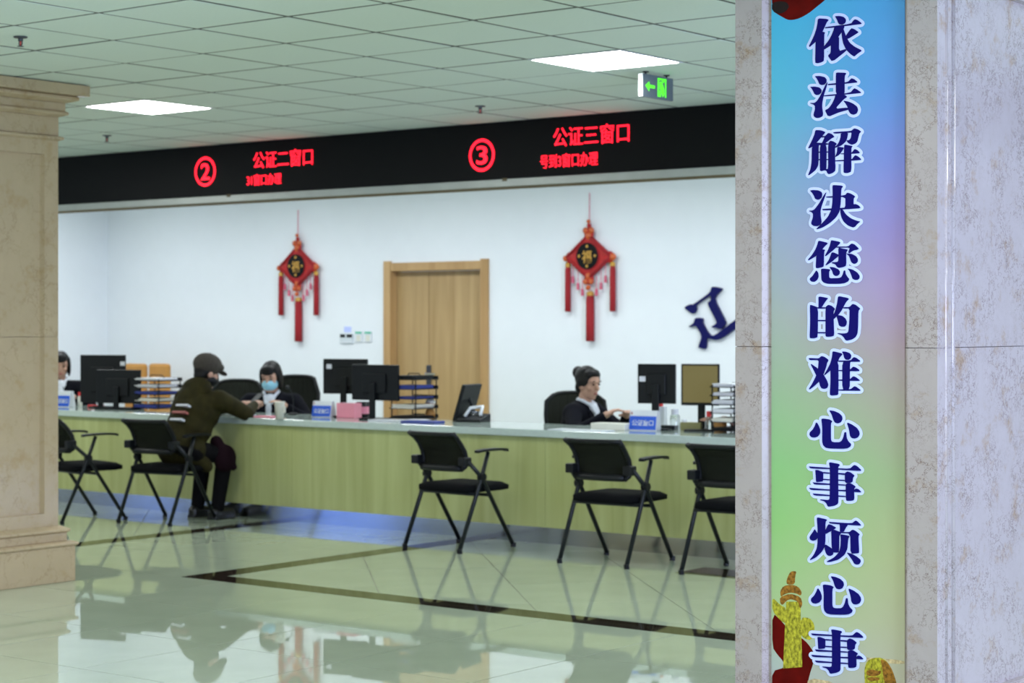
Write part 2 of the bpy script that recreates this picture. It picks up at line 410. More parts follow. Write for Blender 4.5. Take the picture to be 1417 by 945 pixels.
# bulkhead carrying the sign board, and its back wall above the clerks
MB().box(-17, 4, 10.6, 10.7, 2.45, 3.05).build('trim_1', M['ceil'], kind='structure')
dr = bpy.data.objects.new('door_1', None); C.objects.link(dr); dr.location = ((dx0+dx1)/2, WY, 0); dr['kind'] = 'structure'
hw = (dx1-dx0)/2; fw = .085
for sx in (-1, 1):
    a, b = sorted((sx*hw, sx*(hw-fw))); MB().box(a, b, -.03, .14, 0, dzt+.012).build('door_jamb', M['dframe'], dr, bevel=.006)
MB().box(-hw+fw, hw-fw, -.024, .14, dzt-fw, dzt-.005).build('door_head', M['dframe'], dr, bevel=.006)
split = -hw+fw+.40
lf = MB().box(-hw+fw+.004, split-.003, .07, .11, .008, dzt-fw-.005).build('door_leaf', M['dwood'], dr)
lf2 = MB().box(split+.003, hw-fw-.004, .07, .11, .008, dzt-fw-.005).build('door_leaf', M['dwood'], dr)
hx = at_y(588, 530, WY).x-(dx0+dx1)/2
hp = MB().box(hx-.035, hx+.02, .058, .072, .93, 1.12).build('handle_plate', M['darksteel'], lf2, bevel=.004)
MB().tube((hx-.008, .06, 1.04), (hx-.008, .02, 1.04), .012).tube((hx-.008, .022, 1.04), (hx+.11, .022, 1.04), .010).build('lever', M['chrome'], lf2, smooth=False)

# switches by the door
def plate(u0, u1, v0, v1, label, name, cat, m, d=.015):
    p = at_y((u0+u1)/2, (v0+v1)/2, WY); a = at_y(u0, v0, WY); b = at_y(u1, v1, WY)
    t = thing(name, label, cat, (p.x, WY, b.z))
    MB().box(a.x-p.x, b.x-p.x, -d, -.0005, 0, a.z-b.z).build('plate', m, t, bevel=.003)
    return t, a.x-p.x, b.x-p.x, a.z-b.z
t, x0, x1, h = plate(471.5, 489.5, 461.5, 475.5, 'wide pale wall control panel with two dark displays left of the door', 'wall_control', 'thermostat', M['thermo'])
for a, b in ((.05, .42), (.55, .95)):
    MB().box(x0+(x1-x0)*a, x0+(x1-x0)*b, -.018, -.014, h*.62, h*.92).build('display', M['black'], t)
MB().box(x0+.01, x1-.01, -.018, -.014, h*.06, h*.2).build('button_row', M['white'], t)
for k, (u0, u1) in enumerate(((492.5, 502), (505.5, 515))):
    t, x0, x1, h = plate(u0, u1, 458, 473.5, ['white wall switch with a green strip beside the control panel', 'white wall switch with a green strip nearest the door frame'][k], 'wall_switch', 'switch', M['white'], .012)
    MB().box(x0+.003, x1-.003, -.015, -.011, h*.76, h*.94).build('indicator_strip', M['greenled'], t)
    MB().box(x0+.02, x1-.02, -.015, -.011, h*.1, h*.62).build('rocker', M['offwhite'], t)
a = at_y(476.5, 452, WY); b = at_y(486, 459.5, WY)
tag(MB().box(a.x, b.x, WY-.004, WY-.0006, b.z, a.z).build('paper_note', M['print_halo']), 'small lilac note stuck above the wall control panel', 'note')

# ------------------------------------------------------------------ sign board over the counter
BY = 10.57
sb = thing('display_board', 'long black display board with red lit window names over the counter', 'sign', (0, BY, 0))
MB().box(-16.6, 3.5, .0, .03, 2.508, CZ).build('screen', M['board'], sb)
MB().box(-16.6, 3.5, -.012, .03, 2.452, 2.506).build('lower_rail', M['trimm'], sb, bevel=.004)
MB().box(-16.6, 3.5, -.006, .03, 2.435, 2.452).build('edge_strip', M['brown'], sb)
for u in (318, 700):
    p = at_y(u, 272 if u == 318 else 252, BY)
    MB().box(p.x-.02, p.x+.02, -.016, -.010, 2.49, 2.512).build('rail_joint', M['brown'], sb)
def led(name, txt, u0, u1, vtop, vbot, bold=.0, label=None):
    um = (u0+u1)/2; a = at_y(u0, vbot, BY); b = at_y(u1, vbot, BY); z0 = at_y(um, vbot, BY).z; z1 = at_y(um, vtop, BY).z
    o = text_obj(name, txt, (a.x, b.x, z0, z1), .004, M['red_led'], sb, -.001, bold)
    return o
def ringed(txt, u0, u1, vt, vb):
    um, vm = (u0+u1)/2, (vt+vb)/2; c = at_y(um, vm, BY)
    rx = (at_y(u1, vm, BY).x-at_y(u0, vm, BY).x)/2; rz = (at_y(um, vt, BY).z-at_y(um, vb, BY).z)/2
    m = MB(); n = 40; w_ = .021
    for k in range(n):
        t0, t1 = 2*PI*k/n, 2*PI*(k+1)/n
        q = [(c.x+math.cos(t0)*rx, c.z+math.sin(t0)*rz), (c.x+math.cos(t1)*rx, c.z+math.sin(t1)*rz),
             (c.x+math.cos(t1)*(rx-w_), c.z+math.sin(t1)*(rz-w_)), (c.x+math.cos(t0)*(rx-w_), c.z+math.sin(t0)*(rz-w_))]
        m.add([(x, -.005, z) for x, z in q], [(0, 1, 2, 3)])
    m.build('lit_ring', M['red_led'], sb)
    text_obj('lit_number', txt, (c.x-rx*.42, c.x+rx*.42, c.z-rz*.56, c.z+rz*.56), .004, M['red_led'], sb, -.001, .012)
ringed('2', 270, 299, 217, 258); ringed('3', 649.5, 685, 192, 237.5)
led('lit_window_name', '公证二窗口', 351, 433, 207.5, 231); led('lit_window_name', '公证三窗口', 766, 871, 173, 200)
led('lit_small_text', '31窗口办理', 342, 389.5, 240.5, 256); led('lit_small_text', '号到3窗口办理', 748, 827.5, 212, 231)

# ------------------------------------------------------------------ counter
CX0, CX1 = -15.9, -3.4
ct = thing('service_counter', 'long pale wood service counter front with steel kick plate', 'counter', ((CX0+CX1)/2, 10.62, 0))
ox = (CX0+CX1)/2
xs = [CX0]; x = -15.12
while x < CX1-.3: xs.append(x); x += 1.2
xs.append(CX1)
for k in range(len(xs)-1):
    MB().box(xs[k]-ox+.0012, xs[k+1]-ox-.0012, 0, .03, .112, .73).build('front_panel', M['cwood'], ct)
    MB().box(xs[k]-ox+.0008, xs[k+1]-ox-.0008, .018, .032, 0, .112).build('kick_plate', M['steel'], ct)
    if k: MB().box(xs[k]-ox-.012, xs[k]-ox+.012, .034, .62, .0, .73).build('support_panel', M['cwood'], ct)
wt = tag(MB().box(CX0, CX1, 10.585, 11.3, .73, .78).build('worktop', M['top'], bevel=.004), 'pale green grey worktop running along the top of the counter', 'worktop')
TOP = .78

# ------------------------------------------------------------------ columns
def column(x0, x1, y0, y1, label, m, south_open=False, low=.40, high=2.49):
    """square stone column: stepped base, panelled shaft, stepped capital"""
    t = thing('stone_column', label, 'column', ((x0+x1)/2, (y0+y1)/2, 0))
    hx, hy = (x1-x0)/2, (y1-y0)/2
    B = lambda name, prof: MB().frame(prof, -hx, hx, -hy, hy).build(name, m, t, bevel=.003)
    B('plinth', [(.07, 0), (.07, .205)])
    B('base_moulding', [(.07, .205), (.085, .214), (.085, .226), (.055, .235)])
    B('base_block', [(.036, .235), (.036, .283)])
    B('base_moulding', [(.036, .283), (.052, .292), (.052, .304), (.006, .325)])
    SH0, SH1, J = .325, 2.573, 1.428
    inset = .026; fs = .1
    for z0, z1 in ((SH0, J-.0012), (J+.0012, SH1)):
        MB().box(-hx+inset, hx-inset, -hy+inset, hy-inset, z0, z1).build('shaft_slab', m, t)
        for sx in (-1, 1):          # corner strips with a bevelled inner edge
            for sy in (-1, 1):
                pl = [(-hx, -hy), (-hx+fs, -hy), (-hx+fs+.012, -hy+inset), (-hx+inset, -hy+inset), (-hx+inset, -hy+fs+.012), (-hx, -hy+fs)]
                pl = [(x*-sx, y*-sy) for x, y in pl]
                MB().prism(pl, lambda x, y, d: (x, y, d), z0, z1).build('corner_strip', m, t)
    MB().box(-hx+inset+.02, hx-inset-.02, -hy+inset+.02, hy-inset-.02, J-.05, J+.05).build('core', m, t)
    for sx in (-1, 1):
        for sy in (-1, 1):
            a = sorted((sx*(hx-.004), sx*(hx-fs+.004))); b = sorted((sy*(hy-.004), sy*(hy-fs+.004)))
            MB().box(a[0], a[1], b[0], b[1], J-.0011, J+.0011).build('joint_filler', m, t)
    for z0, z1 in ((SH0, low), (high, SH1)):
        for sx in (-1, 1):
            a, b = sorted((sx*hx, sx*(hx-inset))); MB().box(a, b, -hy+fs, hy-fs, z0, z1).build('rail', m, t)
            if south_open and sx < 0: continue
        for sy in (-1, 1):
            if south_open and sy < 0: continue
            a, b = sorted((sy*hy, sy*(hy-inset))); MB().box(-hx+fs, hx-fs, a, b, z0, z1).build('rail', m, t)
    if south_open:                  # raised half-round beads beside the corner strip on the lit side
        xb = hx-inset+.012
        MB().tube((xb-.004, -hy+.135, .325), (xb-.004, -hy+.135, 2.57), .013, n=14).build('bead', m, t, smooth=True)
        MB().tube((hx-.006, -hy+.063, .325), (hx-.006, -hy+.063, 2.573), .010, n=14).build('bead', m, t, smooth=True)
    B('capital_moulding', [(.0, 2.573), (.025, 2.583), (.025, 2.597), (.0, 2.602)])
    B('capital_block', [(.002, 2.602), (.002, 2.713)])
    B('capital_moulding', [(.002, 2.713), (.044, 2.728), (.044, 2.740), (.03, 2.75)])
    B('capital_block', [(.03, 2.75), (.03, 2.795)])
    B('capital_moulding', [(.03, 2.795), (.087, 2.812), (.087, 2.83), (.075, 2.836)])
    B('abacus', [(.13, 2.836), (.13, 2.8985)])
    return t
column(-9.94, -9.04, 6.45, 7.35, 'beige marble column with stepped base and capital at the left edge', M['stone_l'])
RY = 5.46
rx0, rx1 = at_y(1017.5, 449, RY).x, at_y(1297, 449, RY).x
column(rx0, rx1, RY, RY+.95, 'large veined marble column at the right carrying the printed banner', M['stone_r'], True, .328, 2.57)

# ------------------------------------------------------------------ banner on the right column
PY = RY+.022
px0, px1 = at_y(1067.5, 449, PY).x, at_y(1252, 449, PY).x
ban = thing('printed_banner', 'tall printed banner with navy characters on a blue to green gradient', 'poster', ((px0+px1)/2, PY, .36))
OX, OZ = (px0+px1)/2, .36
def banner_mat():
    m = bpy.data.materials.new('banner_gradient_print'); m.use_nodes = True
    nt = m.node_tree; N = nt.nodes; L = nt.links; b = N['Principled BSDF']; b.inputs['Roughness'].default_value = .3
    tc = N.new('ShaderNodeTexCoord'); sp = N.new('ShaderNodeSeparateXYZ'); L.new(tc.outputs['Object'], sp.inputs[0])
    zr = N.new('ShaderNodeMapRange'); zr.inputs['From Min'].default_value = 0; zr.inputs['From Max'].default_value = 2.2
    nz = N.new('ShaderNodeTexNoise'); nz.inputs['Scale'].default_value = 3; nz.inputs['Detail'].default_value = 2; L.new(tc.outputs['Object'], nz.inputs['Vector'])
    ma = N.new('ShaderNodeMath'); ma.operation = 'MULTIPLY_ADD'; ma.inputs[1].default_value = .12; L.new(nz.outputs['Fac'], ma.inputs[0]); L.new(sp.outputs['Z'], ma.inputs[2])
    L.new(ma.outputs[0], zr.inputs['Value'])
    xr = N.new('ShaderNodeMapRange'); xr.inputs['From Min'].default_value = px0-OX; xr.inputs['From Max'].default_value = px1-OX; L.new(sp.outputs['X'], xr.inputs['Value'])
    D = 6.14/FOC
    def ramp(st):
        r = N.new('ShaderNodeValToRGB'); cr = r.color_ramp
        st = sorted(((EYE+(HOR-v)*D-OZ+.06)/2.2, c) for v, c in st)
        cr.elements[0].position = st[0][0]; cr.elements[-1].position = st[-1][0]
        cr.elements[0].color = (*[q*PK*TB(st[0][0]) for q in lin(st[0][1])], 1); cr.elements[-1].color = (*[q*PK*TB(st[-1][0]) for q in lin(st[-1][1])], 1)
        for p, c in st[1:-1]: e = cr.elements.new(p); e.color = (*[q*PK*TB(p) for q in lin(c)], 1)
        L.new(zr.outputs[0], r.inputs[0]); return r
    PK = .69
    TB = lambda p: 1+1.0*max(0, p-.72)       # print colours brightened towards the top to offset the weaker light there
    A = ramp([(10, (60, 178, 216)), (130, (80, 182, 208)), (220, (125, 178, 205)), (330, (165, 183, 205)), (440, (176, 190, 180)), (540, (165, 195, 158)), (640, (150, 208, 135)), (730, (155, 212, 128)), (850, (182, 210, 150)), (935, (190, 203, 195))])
    Bm = ramp([(10, (72, 150, 215)), (130, (92, 142, 222)), (220, (124, 138, 224)), (330, (160, 142, 214)), (400, (180, 152, 205)), (480, (184, 160, 176)), (560, (180, 175, 160)), (650, (172, 190, 148)), (760, (190, 196, 150)), (935, (200, 195, 172))])  # print colours; their blue-violet also holds tint from the light
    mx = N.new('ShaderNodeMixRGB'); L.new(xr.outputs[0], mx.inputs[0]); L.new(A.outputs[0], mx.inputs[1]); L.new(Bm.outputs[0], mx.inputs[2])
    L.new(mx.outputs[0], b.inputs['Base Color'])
    return m
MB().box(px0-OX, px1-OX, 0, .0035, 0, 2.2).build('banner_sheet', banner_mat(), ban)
def bpt(u, v, d):
    p = at_y(u, v, PY); return (p.x-OX, -d, p.z-OZ)
def chaikin(p, k=.16):
    o = []
    for i in range(len(p)):
        a, b = p[i], p[(i+1) % len(p)]
        o += [(a[0]+(b[0]-a[0])*k, a[1]+(b[1]-a[1])*k), (a[0]+(b[0]-a[0])*(1-k), a[1]+(b[1]-a[1])*(1-k))]
    return o
LAY = [0.0]
def lay():
    LAY[0] += 3e-6; return LAY[0]
def halo(m, poly, r, d0, d1):
    m.prism(poly, bpt, d0, d1+lay())
    n = len(poly)
    for i in range(n):
        a, b = Vector(poly[i]), Vector(poly[(i+1) % n]); e = b-a
        if e.length < 1e-4: continue
        q = Vector((-e.y, e.x)).normalized()*r; d = d1+lay()
        m.add([bpt(*(a+q), d), bpt(*(b+q), d), bpt(*(b-q), d), bpt(*(a-q), d)], [(0, 1, 2, 3)])
        d = d1+lay()
        m.add([bpt(a.x+r*math.cos(t*PI/6), a.y+r*math.sin(t*PI/6), d) for t in range(12)], [tuple(range(12))])
GLY = {
'依': [[(208,125),(350,133),(380,150),(348,185),(318,255),(280,335),(240,420),(180,495),(120,545),(68,592),(60,578),(110,480),(150,390),(180,300),(197,215)],
 [(180,400),(275,340),(322,355),(305,385),(303,815),(265,840),(200,858),(160,850),(168,500)],
 [(483,88),(560,85),(620,98),(655,130),(662,165),(645,205),(600,228),(555,222),(535,195),(520,150)],
 [(318,268),(745,215),(805,138),(850,150),(920,205),(905,218),(330,290)],
 [(475,262),(620,240),(640,262),(600,340),(550,410),(480,500),(415,565),(300,640),(300,590),(380,490),(430,400),(465,310)],
 [(418,520),(550,400),(547,660),(660,625),(672,650),(440,835),(368,735),(415,690)],
 [(590,330),(620,290),(660,410),(720,520),(800,585),(930,650),(850,700),(798,750),(740,710),(670,640),(620,540),(598,430)],
 [(655,420),(750,285),(800,300),(872,350),(840,372),(690,465)]],
'法': [[(152,148),(230,143),(310,160),(345,200),(345,245),(310,285),(265,293),(230,278),(210,230),(185,180)],
 [(75,322),(160,318),(225,330),(262,370),(260,415),(225,448),(180,457),(150,440),(130,395),(105,350)],
 [(362,245),(345,320),(300,460),(275,580),(272,660),(288,750),(280,800),(230,828),(180,830),(140,805),(135,770),(158,690),(155,630),(125,605),(80,595),(85,585),(150,585),(195,550),(250,460),(310,330),(345,262)],
 [(365,275),(505,262),(695,245),(755,180),(800,198),(850,240),(840,252),(375,298)],
 [(500,98),(520,88),(650,92),(668,103),(640,145),(640,460),(500,460)],
 [(300,460),(735,420),(800,342),(850,368),(910,412),(900,424),(310,480)],
 [(500,430),(640,450),(683,485),(620,530),(485,680),(690,660),(710,695),(540,740),(375,812),(320,705),(380,675),(430,610),(475,520)],
 [(620,548),(700,560),(780,595),(845,645),(862,700),(840,755),(790,778),(740,765),(710,720),(690,650),(655,590)]],
'解': [[(165,108),(250,108),(328,140),(290,185),(190,305),(120,375),(52,408),(48,398),(105,285),(150,180)],
 [(265,205),(325,205),(375,152),(430,170),(475,215),(430,240),(345,305),(300,335),(265,335),(318,222),(258,228)],
 [(108,370),(190,310),(245,325),(215,345),(215,600),(205,690),(165,760),(110,805),(52,848),(48,835),(85,745),(102,640)],
 [(190,312),(372,322),(372,345),(205,355)],
 [(240,335),(345,335),(342,750),(315,762),(260,778),(238,765)],
 [(374,325),(410,280),(460,292),(515,330),(482,370),(492,765),(450,805),(385,828),(360,812),(345,770),(300,762),(345,742),(374,740)],
 [(210,458),(376,455),(376,473),(210,478)], [(210,580),(376,578),(376,596),(210,600)],
 [(452,140),(750,122),(800,78),(860,95),(912,132),(880,160),(850,290),(820,325),(760,348),(700,320),(670,275),(720,270),(745,235),(758,145),(700,150),(470,165)],
 [(580,160),(700,145),(680,250),(660,295),(600,350),(550,375),(490,395),(480,385),(530,340),(560,280),(578,220)],
 [(635,350),(660,345),(775,368),(750,400),(752,785),(690,810),(640,808),(625,795)],
 [(525,378),(635,392),(600,450),(560,505),(485,552),(518,470)],
 [(575,490),(760,478),(805,415),(850,432),(892,475),(875,488),(580,504)],
 [(490,600),(760,588),(815,515),(860,535),(912,582),(905,598),(490,620)]],
'决': [[(75,162),(130,153),(210,158),(260,185),(275,220),(265,275),(230,305),(195,312),(160,295),(140,245),(110,195)],
 [(342,192),(320,260),(265,410),(245,500),(248,580),(265,670),(250,715),(200,742),(140,740),(100,715),(98,680),(125,600),(125,540),(100,510),(62,500),(65,490),(115,488),(150,470),(220,380),(290,260),(330,200)],
 [(443,80),(470,72),(590,80),(614,95),(585,130),(578,330),(560,500),(500,600),(400,690),(280,765),(190,795),(183,785),(280,690),(370,590),(425,480),(440,380),(448,250)],
 [(335,260),(650,240),(685,195),(740,210),(815,258),(788,290),(785,390),(820,380),(870,405),(908,450),(660,467),(570,472),(570,445),(655,440),(655,262),(350,280)],
 [(275,460),(660,445),(660,465),(290,488)],
 [(570,465),(610,472),(660,550),(740,615),(840,655),(900,668),(850,705),(815,750),(780,765),(700,735),(630,675),(590,600),(575,530)]],
'您': [[(212,100),(240,98),(345,125),(365,140),(320,180),(290,215),(260,270),(180,340),(50,418),(42,405),(100,340),(160,250),(195,170)],
 [(180,325),(285,235),(322,245),(303,280),(300,515),(270,530),(190,545),(170,535)],
 [(420,92),(440,88),(550,110),(572,128),(520,185),(460,245),(330,350),(322,340),(370,250),(405,160)],
 [(510,190),(700,190),(755,140),(800,155),(875,225),(850,240),(780,255),(720,300),(700,290),(730,205),(505,210)],
 [(540,205),(600,222),(695,240),(665,290),(668,500),(620,525),(545,540),(515,520),(490,480),(430,460),(440,448),(530,440),(542,410)],
 [(430,290),(460,285),(545,325),(540,345),(430,440),(335,500),(330,490),(385,410),(412,340)],
 [(690,305),(760,310),(830,350),(858,395),(855,440),(825,468),(790,473),(755,450),(735,400),(715,345),(668,300)],
 [(180,578),(210,620),(218,680),(195,735),(150,768),(105,765),(75,738),(75,710),(120,670),(160,610)],
 [(255,560),(290,550),(390,560),(408,575),(388,600),(388,690),(405,708),(550,705),(590,690),(615,640),(630,580),(650,582),(660,640),(690,690),(718,720),(700,760),(640,790),(560,800),(370,800),(300,780),(265,740),(260,650)],
 [(392,522),(470,530),(540,562),(565,600),(560,640),(530,668),(490,672),(455,645),(440,590)],
 [(688,548),(770,565),(850,615),(888,670),(885,710),(855,735),(810,738),(770,715),(750,650),(720,585)]],
'的': [[(215,105),(240,98),(350,118),(368,128),(330,170),(265,275),(215,278),(217,180)],
 [(75,240),(95,235),(205,275),(200,760),(150,778),(90,780),(72,770),(80,500)],
 [(330,270),(375,232),(430,250),(485,300),(458,340),(460,480),(470,735),(420,752),(345,755),(330,740)],
 [(196,272),(336,272),(336,294),(196,294)], [(196,480),(336,480),(336,500),(196,500)], [(196,678),(336,678),(336,698),(196,698)],
 [(535,100),(560,93),(690,120),(712,138),(665,185),(600,310),(540,395),(460,470),(440,440),(490,330),(520,210)],
 [(625,272),(725,268),(770,218),(820,232),(898,295),(865,330),(860,600),(850,700),(820,760),(760,800),(680,818),(655,808),(630,765),(590,725),(525,705),(530,695),(620,702),(680,695),(705,670),(720,500),(725,292),(615,292)],
 [(530,400),(600,412),(655,455),(678,510),(670,560),(640,590),(590,592),(550,570),(535,510),(512,425)]],
'难': [[(52,210),(75,205),(220,212),(262,172),(310,185),(380,238),(350,285),(345,330),(300,460),(230,580),(140,665),(70,718),(58,710),(110,630),(175,500),(210,370),(220,235),(75,240)],
 [(80,290),(200,375),(300,480),(350,570),(375,640),(360,690),(310,710),(265,700),(240,655),(220,570),(180,490),(130,390)],
 [(445,100),(470,97),(585,125),(605,145),(560,195),(530,260),(500,320),(410,405),(315,485),(308,475),(360,390),(410,290),(438,180)],
 [(410,330),(540,240),(540,790),(520,810),(430,818),(400,805),(412,600)],
 [(598,98),(660,100),(725,125),(750,165),(740,210),(705,235),(660,230),(635,200),(625,150)],
 [(535,245),(740,245),(790,190),(830,200),(895,250),(890,265),(535,266)], [(535,400),(725,400),(780,345),(820,355),(882,400),(878,420),(535,418)],
 [(535,556),(725,556),(785,500),(830,520),(890,568),(885,578),(535,576)], [(535,718),(740,716),(800,665),(840,680),(902,730),(895,740),(535,737)],
 [(605,250),(745,260),(728,290),(725,730),(605,730)]],
'心': [[(178,305),(215,360),(242,430),(240,490),(205,540),(150,560),(95,550),(68,515),(72,475),(120,430),(155,370)],
 [(262,255),(290,248),(390,262),(440,292),(415,325),(415,590),(430,625),(470,635),(555,635),(590,615),(620,560),(640,470),(665,472),(672,560),(700,620),(748,668),(735,705),(690,732),(620,742),(400,738),(330,722),(290,680),(275,620),(278,400)],
 [(390,112),(470,125),(550,160),(598,210),(605,260),(580,310),(530,328),(485,315),(460,275),(430,180)],
 [(678,310),(760,345),(840,400),(880,460),(885,510),(860,555),(810,575),(760,568),(730,530),(715,430)]],
'事': [[(55,158),(80,158),(400,180),(730,195),(795,132),(840,150),(910,215),(900,230),(400,200),(85,188)],
 [(162,215),(200,215),(290,248),(290,400),(220,410),(175,410),(170,300)],
 [(285,246),(402,258),(402,275),(285,268)], [(286,358),(402,366),(402,384),(286,376)], [(535,262),(652,270),(652,295),(535,285)], [(535,370),(652,378),(652,395),(535,388)],
 [(645,268),(685,238),(740,255),(805,308),(775,345),(772,405),(735,428),(665,425),(648,405)],
 [(120,415),(150,420),(400,438),(665,453),(665,470),(400,458),(150,452)],
 [(660,450),(690,430),(740,432),(825,485),(795,520),(800,700),(760,718),(690,720),(665,710)],
 [(60,505),(90,508),(400,533),(790,545),(830,515),(870,530),(912,572),(905,580),(660,564),(400,552),(90,540)],
 [(118,598),(150,600),(400,622),(662,638),(662,658),(400,640),(150,632)],
 [(388,95),(410,90),(545,115),(565,135),(535,165),(540,740),(525,775),(470,800),(385,815),(365,805),(345,760),(310,725),(240,705),(248,695),(370,705),(400,690),(402,180)]],
'烦': [[(150,270),(180,320),(210,350),(205,410),(170,450),(125,462),(80,445),(68,405),(90,365),(125,320)],
 [(188,90),(205,80),(330,108),(355,125),(325,150),(325,450),(315,560),(260,650),(170,735),(80,778),(75,768),(140,690),(190,580),(202,460),(200,250)],
 [(320,305),(375,192),(420,200),(505,248),(470,275),(320,358)],
 [(318,515),(430,585),(460,640),(450,690),(410,710),(365,702),(335,660),(315,590)],
 [(388,152),(410,155),(760,178),(820,130),(850,145),(908,205),(900,215),(400,180)],
 [(560,180),(700,190),(660,250),(628,315),(565,315),(565,240)],
 [(425,290),(470,280),(560,316),(720,320),(770,278),(820,300),(888,358),(865,385),(878,650),(865,665),(740,675),(735,340),(555,336),(550,640),(530,655),(440,650),(428,500)],
 [(572,360),(600,358),(705,378),(722,395),(700,425),(685,600),(640,690),(540,770),(420,805),(355,810),(352,798),(470,735),(550,650),(575,560),(580,440)],
 [(675,650),(760,675),(840,720),(900,770),(905,805),(880,845),(840,852),(800,835),(770,780),(720,710)]],
}
K = 11.81
rows = [('依',1115,15),('法',1115,93),('解',1115,171),('决',1115,250),('您',1115,325),('的',1115,402),('难',1115,478),('心',1115,558),('事',1115,632),('烦',1115,709),('心',1117,787.6),('事',1118,863)]
for ch, u0, v0 in rows:
    g = MB(); hl = MB(); LAY[0] = 0
    for gi, poly in enumerate(GLY[ch]):
        p = chaikin([(u0+x/K, v0+y/K) for x, y in poly])
        g.prism(p, bpt, .0003, .0036+gi*2e-5); halo(hl, p, 4.1, .0003, .0006)
    o = g.build('printed_character', M['print_navy'], ban)
    hl.build('character_outline', M['print_halo'], o)
def art(name, pts, m, d, o=(1060, 780), k=5.725, smooth=True, parent=ban):
    p = [(o[0]+x/k, o[1]+y/k) for x, y in pts]
    # keep the print on the sheet
    p = [(min(max(x, 1068.3), 1251.5), y) for x, y in p]
    if smooth: p = chaikin(p, .22)
    return MB().prism(p, bpt, .00005, d).build(name, m, parent)
art('printed_ribbon', [(50,-280),(50,105),(130,150),(210,195),(260,197),(330,180),(420,130),(500,65),(580,0),(760,-170)], M['print_red'], .0002, (1060, 0), 7.085)
art('printed_fold', [(55,30),(130,10),(200,20),(230,60),(200,110),(130,140),(55,105)], M['print_black'], .00026, (1060, 0), 7.085)
art('printed_ribbon', [(50,385),(135,465),(200,560),(280,585),(330,630),(385,710),(375,790),(345,880),(318,1010),(40,1010),(50,850),(150,822),(135,770),(90,720),(50,660)], M['print_red'], .0002)
art('printed_wall', [(760,738),(1110,765),(1110,800),(770,768)], M['print_beige'], .00012)
art('printed_wall', [(335,902),(545,938),(545,1010),(320,1010)], M['print_beige'], .00028)
art('printed_pillar', [(160,300),(272,300),(288,818),(135,830)], M['print_gold'], .0003, smooth=False)
art('printed_pillar_ring', [(112,215),(140,175),(200,165),(255,180),(285,225),(275,255),(240,235),(190,228),(140,245),(118,265)], M['print_brown'], .0004)
art('printed_pillar_ring', [(110,265),(190,235),(275,262),(290,320),(270,360),(255,300),(200,280),(165,290),(130,330),(112,310)], M['print_brown'], .00036)
art('printed_beast', [(165,165),(162,130),(185,75),(205,58),(243,60),(232,95),(228,165)], M['print_brown'], .0003)
art('printed_cloud_board', [(50,262),(110,325),(160,350),(160,475),(120,455),(50,375)], M['print_gold'], .00025)
art('printed_cloud_board', [(275,425),(345,428),(385,480),(382,560),(350,608),(300,590),(275,560)], M['print_gold'], .00025)
art('printed_lion', [(788,1010),(780,900),(780,830),(800,770),(850,745),(915,743),(965,780),(1005,850),(1035,945),(1040,1010)], M['print_gold'], .0003)
art('printed_lion_mane', [(905,750),(965,780),(1005,850),(1035,945),(1040,1010),(960,1010),(930,900),(920,820)], M['print_brown'], .00036)
art('printed_lion_muzzle', [(792,850),(840,835),(880,850),(915,845),(905,880),(850,895),(800,885)], M['print_brown'], .00036)
art('printed_lion_muzzle', [(795,905),(850,895),(905,905),(895,925),(820,928)], M['print_brown'], .00036)

# ------------------------------------------------------------------ blue wall letter
o940 = lambda pts: [(940+x/8.59, 385+y/8.59) for x, y in pts]
wl = MB(); fnw = lambda u, v, d: tuple(at_y(u, v, WY)+Vector((0, -d, 0)))
for p in ([(78,352),(110,325),(150,310),(190,310),(385,170),(405,105),(430,100),(520,118),(525,135),(470,190),(440,235),(450,290),(565,510),(565,550),(520,605),(495,605),(455,588),(405,588),(402,575),(455,545),(465,520),(350,295),(395,260),(395,215),(380,205),(215,320),(222,370),(205,410),(180,425),(150,410)],
          [(130,575),(190,535),(205,480),(230,468),(285,470),(298,495),(290,530),(360,650),(390,680),(430,680),(480,650),(640,530),(760,440),(820,430),(800,480),(720,570),(560,690),(500,725),(440,735),(390,720),(345,705),(335,830),(310,842),(250,825),(248,810),(285,700),(270,650),(215,560),(140,582)]):
    wl.prism(chaikin(o940(p)), fnw, .0005, .03)
tag(wl.build('wall_letter', M['navyletter']), 'large tilted navy character fixed on the white back wall', 'letter')

